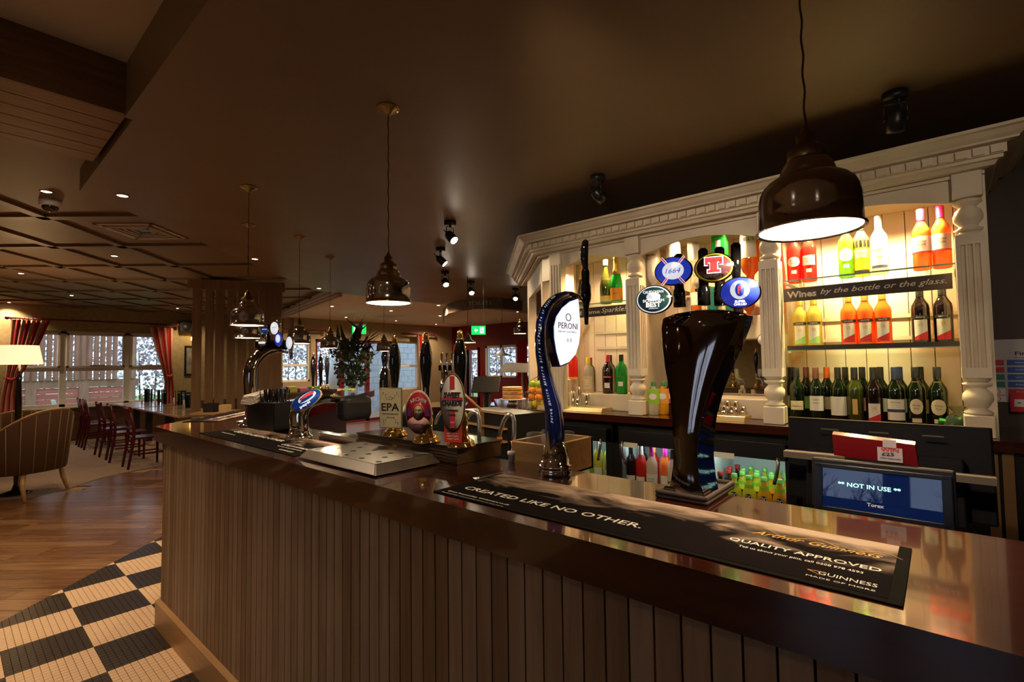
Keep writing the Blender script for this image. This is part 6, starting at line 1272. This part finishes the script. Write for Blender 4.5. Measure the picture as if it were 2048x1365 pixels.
t = thing('curtain_pole', 'dark wooden curtain pole across the left window', 'curtain pole', (-13.52, 2.2, 2.50)); B().cyl((0, yr(14)-2.2, 0), (0, yr(356)-2.2, 0), .018).obj('pole', burg, t)
for y_ in (yr(14), yr(356)): B().sphere((0, y_-2.2, 0), .035, 10).obj('finial', burg, t)
rg = B().lathe([(.028, -.004), (.034, -.004), (.034, .004), (.028, .004)], 14, R=Matrix.Rotation(PI/2, 3, 'X'), cap=False).mesh('ring', burg)
for k in range(18): u = k/17; inst('ring', rg, t, (0, (yr(22)+(yr(98)-yr(22))*min(1, k/9) if k < 10 else yr(302)+(yr(346)-yr(302))*(k-10)/7)-2.2, -.01))
for i, (px0, px1, y_, X, l) in enumerate(((805, 872, 668, -11.45, 'dark curtain pole over the window right of the glazed doors'), (556, 652, 658, -11.45, 'dark curtain pole over the window left of the glazed doors'))):
    A3, B3 = PX(px0, y_, X), PX(px1, y_, X); t = thing('curtain_pole', l, 'curtain pole', tuple(A3)); B().box(-.16, .01, .05, .07, -.01, .01).box(-.16, .01, B3.y-A3.y-.1, B3.y-A3.y-.08, -.01, .01).obj('bracket', burg, t); B().cyl((0, 0, 0), (0, B3.y-A3.y, 0), .02).obj('pole', burg, t); B().sphere((0, B3.y-A3.y, 0), .04, 8).obj('finial', burg, t)
curtain('curtain', 'red striped curtain right of the far white-framed window', -11.45, PX(833, 700, -11.45).y, PX(853, 700, -11.45).y, PX(840, 669, -11.45).z, .01, PX(848, 760, -11.45).y, 1.0, .12, 4)
p0 = PY(925, 700, 10.38); curtain_n = thing('curtain', 'pair of red curtains at the ends of the red wall windows', 'curtain', (p0.x, 10.38, .02))
for px_ in (914, 1043):
    A3 = PY(px_, 700, 10.38); b = B(); N = 18
    for j in range(N):
        x0_, x1_ = -.16+.32*j/N, -.16+.32*(j+1)/N; b.add([(A3.x-p0.x+x0_, .05*math.sin(j*1.5), 0), (A3.x-p0.x+x1_, .05*math.sin((j+1)*1.5), 0), (A3.x-p0.x+x1_, .05*math.sin((j+1)*1.5), 2.08), (A3.x-p0.x+x0_, .05*math.sin(j*1.5), 2.08)], [(0, 1, 2, 3)], True)
    b.obj('drape', stripe_r, curtain_n, fix=False)
# floor lamp
p = PS(40, 712, 6.0); t = thing('floor_lamp', 'dark turned floor lamp with glowing cream shade before the left curtain', 'lamp', (p.x, p.y, 0.006)); zz_ = p.z
sw = 35/FPX*6.0
B().lathe([(sw, zz_-sw*.52), (sw*.80, zz_+sw*.56)], 32, cap=False).obj('shade', mat('lit_shade', (.9, .75, .55), .8, emit=(1, .72, .40), es=1.25), t, fix=False)
B().lathe([(.15, 0), (.15, .02), (.04, .05), (.02, .12), (.028, .3), (.018, .35), (.025, .8), (.033, 1.1), (.022, zz_-.32), (.03, zz_-.28), (.012, zz_-.22), (.01, zz_+.05)], 18).obj('turned_stem', blackg, t); B().sphere((0, 0, zz_), .04, 10).obj('bulb', mat('lamp_bulb', (1, .9, .7), .5, emit=(1, .8, .5), es=14), t)
light('POINT', (p.x, p.y, zz_+.12), 22, WARMER, .08)
# armchairs
up = mat('striped_upholstery', (.10, .048, .025), .9); upl = mat('pale_braid_stripe', (.24, .16, .08), .9)
def armchair(label, x, y, rz, sc=1):
    t = thing('tub_armchair', label, 'armchair', (x, y, .006), rz, 'striped tub armchairs', sc)
    n = 30; th = .055; Ro = .40
    def ht(a): k = abs(a)/ (PI*.62); return .56+.34*(math.cos(min(1, k**1.25)*PI)*.5+.5)
    v = []; f = []
    for i in range(n+1):
        a = -PI*.62+2*PI*.62*i/n; dx, dy = math.cos(a), math.sin(a); h = ht(a)
        lean = .06*(h-.5)
        for r, z in ((Ro-.03, .27), (Ro+lean, h-.02), (Ro+lean-.01, h), (Ro-th+lean, h), (Ro-th-.03, .42), (Ro-th-.03, .27)): v.append((-r*dx, r*dy, z))
    m_ = 6
    for i in range(n):
        for j in range(m_): f.append((i*m_+j, (i+1)*m_+j, (i+1)*m_+(j+1) % m_, i*m_+(j+1) % m_))
    f.append(tuple(range(m_))); f.append(tuple(reversed(range(n*m_, (n+1)*m_))))
    B().add(v, f, True).obj('curved_back', up, t)
    for i in range(1, n, 2):
        a = -PI*.62+2*PI*.62*i/n; h = ht(a); lean = .06*(h-.5); B().tube([(-(Ro-.03+.002)*math.cos(a), (Ro-.03+.002)*math.sin(a), .28), (-(Ro+lean+.002)*math.cos(a), (Ro+lean+.002)*math.sin(a), h-.015)], .006, 4).obj('stripe', upl, t)
    B().lathe([(.001, .27), (.36, .27), (.37, .30), (.37, .42), (.33, .46), (.001, .47)], 28, (.03, 0, 0)).obj('seat_cushion', up, t)
    B().tube([(-(Ro+.06*(ht(a)-.5)-.03)*math.cos(a), (Ro+.06*(ht(a)-.5)-.03)*math.sin(a), ht(a)+.004) for a in [-PI*.62+2*PI*.62*i/n for i in range(n+1)]], .010, 6).obj('piping', mat('gold_piping', (.5, .3, .12), .6), t)
    for a, c_ in ((.26, .24), (.26, -.24), (-.26, .22), (-.26, -.22)): s_ = 1 if a > 0 else -1; B().tube([(a*.95, c_*.95, .30), (a*1.0, c_*1.02, .15), (a*1.18 if a < 0 else a*1.05, c_*1.1, 0)], [.028, .022, .014], 6).obj('leg', oakh, t)
    return t
armchair('striped tub armchair with pale stripes and oak legs, nearest at left edge', -8.28, .62, math.radians(221), 1.13)
armchair('striped tub armchair farther back at left, in front of window', -10.4, .62, math.radians(200))
t = thing('side_table', 'round light wood table between the two tub armchairs', 'table', (-9.15, .05, .006)); B().lathe([(.001, .60), (.38, .60), (.385, .615), (.38, .63), (.001, .63)], 30).obj('tabletop', oakh, t); B().cyl((0, 0, .02), (0, 0, .6), .035).obj('pedestal', black, t); B().lathe([(.25, 0), (.25, .015), (.04, .03)], 20).obj('base', steel, t)
# red dining chairs and tables
def dchair(label, x, y, rz):
    t = thing('dining_chair', label, 'chair', (x, y, .006), rz, 'burgundy dining chairs')
    B().box(-.2, .2, -.2, .21, .43, .46).obj('seat', burgc, t, bevel=.012)
    for s in (-1, 1):
        B().tube([(s*.17, -.26, 0), (s*.175, -.20, .42), (s*.175, -.20, .60), (s*.17, -.26, .92)], [.017, .022, .020, .016], 6).obj('rear_leg', burgc, t); B().tube([(s*.18, .18, 0), (s*.18, .18, .43)], [.015, .02], 6).obj('front_leg', burgc, t)
        B().box(s*.175-.008, s*.175+.008, -.2, .18, .2, .22).obj('stretcher', burgc, t)
    B().obox((0, -.245, .80), (.36, .022, .20), rx=.17).obj('backrest', burgc, t, bevel=.01); B().obox((0, -.215, .60), (.34, .018, .05), rx=.1).obj('back_rail', burgc, t)
    B().box(-.18, .18, .17, .19, .2, .22).box(-.17, .17, -.21, -.19, .24, .26).obj('cross_rail', burgc, t)
    return t
CH = [(-9.25, 2.08), (-10.15, 2.03), (-10.95, 2.02), (-12.1, 2.0), (-12.65, 2.0)]
cw_ = ['nearest', 'second', 'third', 'fourth', 'farthest']
D0 = dchair('burgundy wooden dining chair, nearest of the row, back to the gangway', CH[0][0], CH[0][1], 0)
for i in range(1, 5): clone(D0, 'burgundy wooden dining chair, %s in the row along the window tables' % cw_[i], (CH[i][0], CH[i][1], .006), random.gauss(0, .03))
for i, (x, y) in enumerate(((-9.2, 3.35), (-10.9, 3.35), (-12.2, 3.35))): clone(D0, 'burgundy dining chair on the far side of the tables, '+['nearest', 'middle', 'farthest'][i], (x, y, .006), PI)
tt = mat('pale_oak_top', (.42, .28, .18), .2, wood=((.52, .36, .24), (3, 20, 20)), coat=.5)
for i, x in enumerate((-9.2, -10.5, -11.8, -12.75)):
    t = thing('dining_table', 'pale topped dining table in the window row, '+['nearest the bar', 'second', 'third', 'against the window'][i], 'table', (x, 2.68, .006), 0, 'dining tables by the window'); w_ = .58 if i < 3 else .32
    B().box(-w_, w_, -.36, .36, .735, .765).obj('tabletop', tt, t, bevel=.004); B().box(-.05, .05, -.05, .05, .06, .735).obj('pedestal', black, t); B().box(-.3, .3, -.05, .05, 0, .04).box(-.05, .05, -.28, .28, 0, .04).obj('base', oakh, t, bevel=.006)
mc = mat('menu_cover', (.03, .03, .025), .4); mcg = mat('menu_green', (.05, .10, .04), .5)
for i, (x, y, l) in enumerate(((-12.75, 2.86, 'dark menus in a holder on the table against the window'), (-11.8, 2.86, 'dark menus in holder on the third table'), (-11.2, 3.0, 'dark menus in a holder between the second and third tables'), (-10.3, 2.9, 'dark menus in a holder on the second table'))):
    t = thing('menu_holder', l, 'menu', (x, y, .772), .2*i, 'menu holders on the tables')
    for k in range(3): B().obox((-.06+.06*k, .0+.03*k, .14), (.012, .16, .28), rz=.9+.3*k).obj('menu', mc if k != 1 else mcg, t); B().obox((-.06+.06*k, -.012+.03*k, .235), (.014, .10, .02), rz=.9+.3*k).obj('menu_title', white, t)
    B().cyl((.03, -.10, 0), (.03, -.10, .15), .018, .012).obj('candle', white, t)
# timber screen and low cabinet
sm_ = mat('screen_oak', (.17, .095, .04), .5, wood=((.23, .13, .06), (20, 20, 2)))
t = thing('timber_screen', 'tall oak fin screen dividing the room behind the far end of bar', 'screen', (-8, 2.8, 0))
base = (PS(386, 700, 7.0), PS(560, 700, 7.4)); a0, a1 = base
fins = [(393, 17), (417, 15), (437, 17), (460, 16), (482, 17), (505, 16), (540, 46)]
for px_, w_ in fins:
    u = (px_-386)/(560-386); p = Vector((a0.x+(a1.x-a0.x)*u, a0.y+(a1.y-a0.y)*u, 0)); d_ = math.atan2(a1.y-a0.y, a1.x-a0.x); wd = w_/FPX*7.1
    B().obox((p.x+8, p.y-2.8, 1.69), (wd*.92, .05 if w_ < 30 else .08, 1.90), rz=d_).obj('fin', sm_, t, bevel=.004)
pm = (a0+a1)/2
B().obox((pm.x+8, pm.y-2.8, 2.68), ((a1-a0).length+.12, .18, .14), rz=d_).obj('head_beam', sm_, t); B().obox((pm.x+8, pm.y-2.8, .70), ((a1-a0).length+.12, .18, .05), rz=d_).obj('sill', sm_, t); B().obox((pm.x+8, pm.y-2.8, .35), ((a1-a0).length+.1, .14, .68), rz=d_).obj('lower_panel', dado, t)
z_c = .90; A5, B5 = PZ(384, 827, z_c), PZ(520, 812, z_c)
A5 = PS(384, 827, 6.3); B5 = PS(560, 808, 6.5); z_c = .98
d5 = math.atan2(B5.y-A5.y, B5.x-A5.x); L5 = (B5-A5).length; z_c = A5.z
t = thing('waiter_cabinet', 'low painted cabinet with oak top in front of the timber screen', 'cabinet', (A5.x, A5.y, 0), d5)
B().box(-.02, L5, -.02, .42, z_c-.03, z_c).obj('top', oakh, t, bevel=.004); B().box(0, L5-.02, 0, .40, 0, z_c-.03).obj('carcass', mat('taupe_cabinet_paint', (.30, .24, .18), .6), t); 
for k in range(2): B().box(.06+.5*k, .50+.5*k, -.012, 0, .1, z_c-.08).obj('door', MT['taupe_cabinet_paint'], t, bevel=.003)
for i, (u, w_, h_, m, l) in enumerate(((.17, .13, .11, mat('black_box', (.02, .018, .015), .6), 'black box of cutlery on the low cabinet'), (.34, .11, .09, mat('napkin_stack', (.75, .55, .28), .7), 'stack of cream napkins next to the black box'))):
    q_ = Vector((A5.x+math.cos(d5)*u-math.sin(d5)*.14, A5.y+math.sin(d5)*u+math.cos(d5)*.14)); t = thing(['cutlery_box', 'napkin_stack'][i], l, ['box', 'napkins'][i], (q_.x, q_.y, z_c), d5)
    if i: [B().box(-w_/2+.002*(k % 2), w_/2-.003*(k % 3), -.07, .07, k*h_/6, (k+1)*h_/6-.002).obj('napkin_pack', m, t) for k in range(6)]
    else: B().box(-w_/2, w_/2, -.08, -.07, 0, h_).box(-w_/2, w_/2, .07, .08, 0, h_).box(-w_/2, -w_/2+.01, -.08, .08, 0, h_).box(w_/2-.01, w_/2, -.08, .08, 0, h_).box(-w_/2, w_/2, -.08, .08, 0, .01).obj('box', m, t)
# speaker, wall light, picture on the gold wall
p = PX(371, 653, -13.6); t = thing('wall_speaker', 'small black loudspeaker high on the gold wall', 'speaker', (-13.62, p.y, p.z)); B().box(-.08, .08, -.13, .13, -.13, .13).obj('cabinet', black, t, bevel=.01); B().cyl((.08, 0, -.02), (.085, 0, -.02), .09, n=18).obj('grille', ink, t)
p = PX(385, 678, -13.6); t = thing('wall_light', 'small amber bulb wall light under the loudspeaker', 'lamp', (-13.6, p.y, p.z)); B().lathe([(.02, .05), (.04, .10), (.01, .14)], 12).obj('holder', black, t); B().sphere((0, 0, 0), .035, 10, sz=1.5).obj('bulb', mat('amber_bulb', (1, .6, .2), .5, emit=(1, .55, .12), es=8), t); B().cyl((-.1, 0, .1), (0, 0, .1), .01).obj('arm', black, t)
p = PX(383, 722, -13.65); t = thing('picture_frame', 'dark framed picture on the gold wall right of the window', 'picture', (-13.68, p.y, p.z)); B().box(-.02, .01, -.14, .14, -.36, .36).obj('frame', black, t); B().box(.01, .015, -.10, .10, -.31, .31).obj('print', mat('picture_print', (.35, .32, .28), .4, noise=((.16, .14, .12), 9)), t)
# fire action notice and call point
p = PY(2015, 740, 3.45); w_ = .30; h_ = .28
t = thing('fire_notice', 'white blue and red fire action notice on the dark wall', 'sign', (PY(1978, 740, 3.452).x+w_/2, 3.458, PY(1990, 742, 3.45).z)); B().box(-w_/2, w_/2, -.003, 0, -.155, .155).obj('panel', mat('notice_white', (.5, .48, .5), .4), t)
nb_ = mat('notice_blue', (.03, .10, .42), .4); nr_ = mat('notice_red', (.5, .02, .03), .4); ng = mat('notice_green', (.02, .20, .12), .4)
text('Fire action', t, ink, (.02, -.0035, .085), .018, .15, bold=.03, ex=.0002); el(t, 'blue_disc', nb_, .019, .019, -.0034, 0, .126); text('!', t, white, (0, -.0042, .126), .02, None, ex=.0002, bold=.05); text('If you discover a fire', t, ink, (.02, -.0035, .064), .008, .15, ex=.0002)
for k in range(6):
    z_ = .04-.036*k; B().box(-.085, w_/2-.012, -.0045, -.003, z_-.014, z_+.014).obj('instruction_bar', nb_ if k < 4 else nr_, t); B().box(-w_/2+.008, -.095, -.0045, -.003, z_-.014, z_+.014).obj('symbol_box', [nr_, nr_, ng, ng, white, white][k], t)
    text(['Operate the nearest fire alarm', 'Call the fire brigade', 'Leave the building by nearest exit', 'Report to assembly point', 'Do not stop to collect belongings', 'Do not use the lifts'][k], t, white, (.018, -.005, z_), .006, .15, ex=.0002)
    if k > 3: B().lathe([(.0115, 0), (.0115, .0005), (.009, .0005), (.009, 0)], 18, (-w_/2+.026, -.005, z_), R=ENG, cap=False).obj('prohibition_ring', nr_, t)
t = thing('fire_call_point', 'red break glass fire alarm call point under the notice', 'alarm', (PY(2033, 800, 3.45).x+.03, 3.458, PY(2035, 806, 3.45).z)); B().box(-.055, .055, -.03, 0, -.045, .045).obj('body', mat('alarm_red', (.6, .01, .02), .35), t, bevel=.004); B().box(-.04, .04, -.032, -.030, -.018, .018).obj('glass_plate', white, t); text('> o <', t, ink, (0, -.0325, 0), .012, .06, bold=.05, ex=.0003)
# wooden door edge at far right behind bar
t = thing('oak_post', 'pair of narrow oak posts at right behind the till', 'post', (PY(2008, 1000, 2.9).x, 2.9, 0)); 
B().box(-.045, -.012, -.02, .02, 0, PY(2000, 885, 2.9).z).box(.0, .035, -.02, .02, 0, PY(2010, 885, 2.9).z).obj('posts', mat('dark_brown_oak', (.16, .09, .04), .5), t)  # both posts in one even dark brown oak
# small far-off table clutter through the screen: coloured shelf of condiments under the far window
bt2 = thing('dresser', 'cluttered dresser top below the far left window', 'dresser', (PX(600, 790, -10.6).x, PX(600, 790, -10.6).y, 0)); B().box(-.3, .3, -.9, .7, 0, PX(600, 785, -10.6).z).obj('carcass', darkw, bt2)
for k, c in enumerate(((.35, .03, .12), (.06, .08, .35), (.35, .35, .1), (.4, .12, .25), (.1, .3, .12), (.5, .45, .4))):
    o = thing('folded_cloth', 'small %s bundle on the dresser below the far window' % ['crimson', 'blue', 'yellow green', 'pink', 'green', 'grey'][k], 'cloth', (bt2.location.x, bt2.location.y-.7+.25*k, PX(600, 785, -10.6).z), 0, 'bundles on the dresser'); B().box(-.1, .1, -.10, .10, 0, .10+.02*(k % 3)).obj('bundle', mat('cloth_%d' % k, c, .8), o, bevel=.02)
# daylight: window openings act as portals
for loc, sx, sy, tg in (((-13.85, 2.2, 1.5), 2.6, 1.6, (0, 2.2, 1.5)), ((-11.75, 7.1, 1.2), 4.2, 2.0, (0, 7.1, 1.2)), ((-.8, -4.98, 1.55), 4.8, 1.7, (-.8, 0, 1.55)), ((-9.2, 10.75, 1.5), 2.4, 1.2, (-9.2, 0, 1.5))):
    o = light('AREA', loc, 1, (1, 1, 1), sx, tg, sy=sy); o.data.cycles.is_portal = True
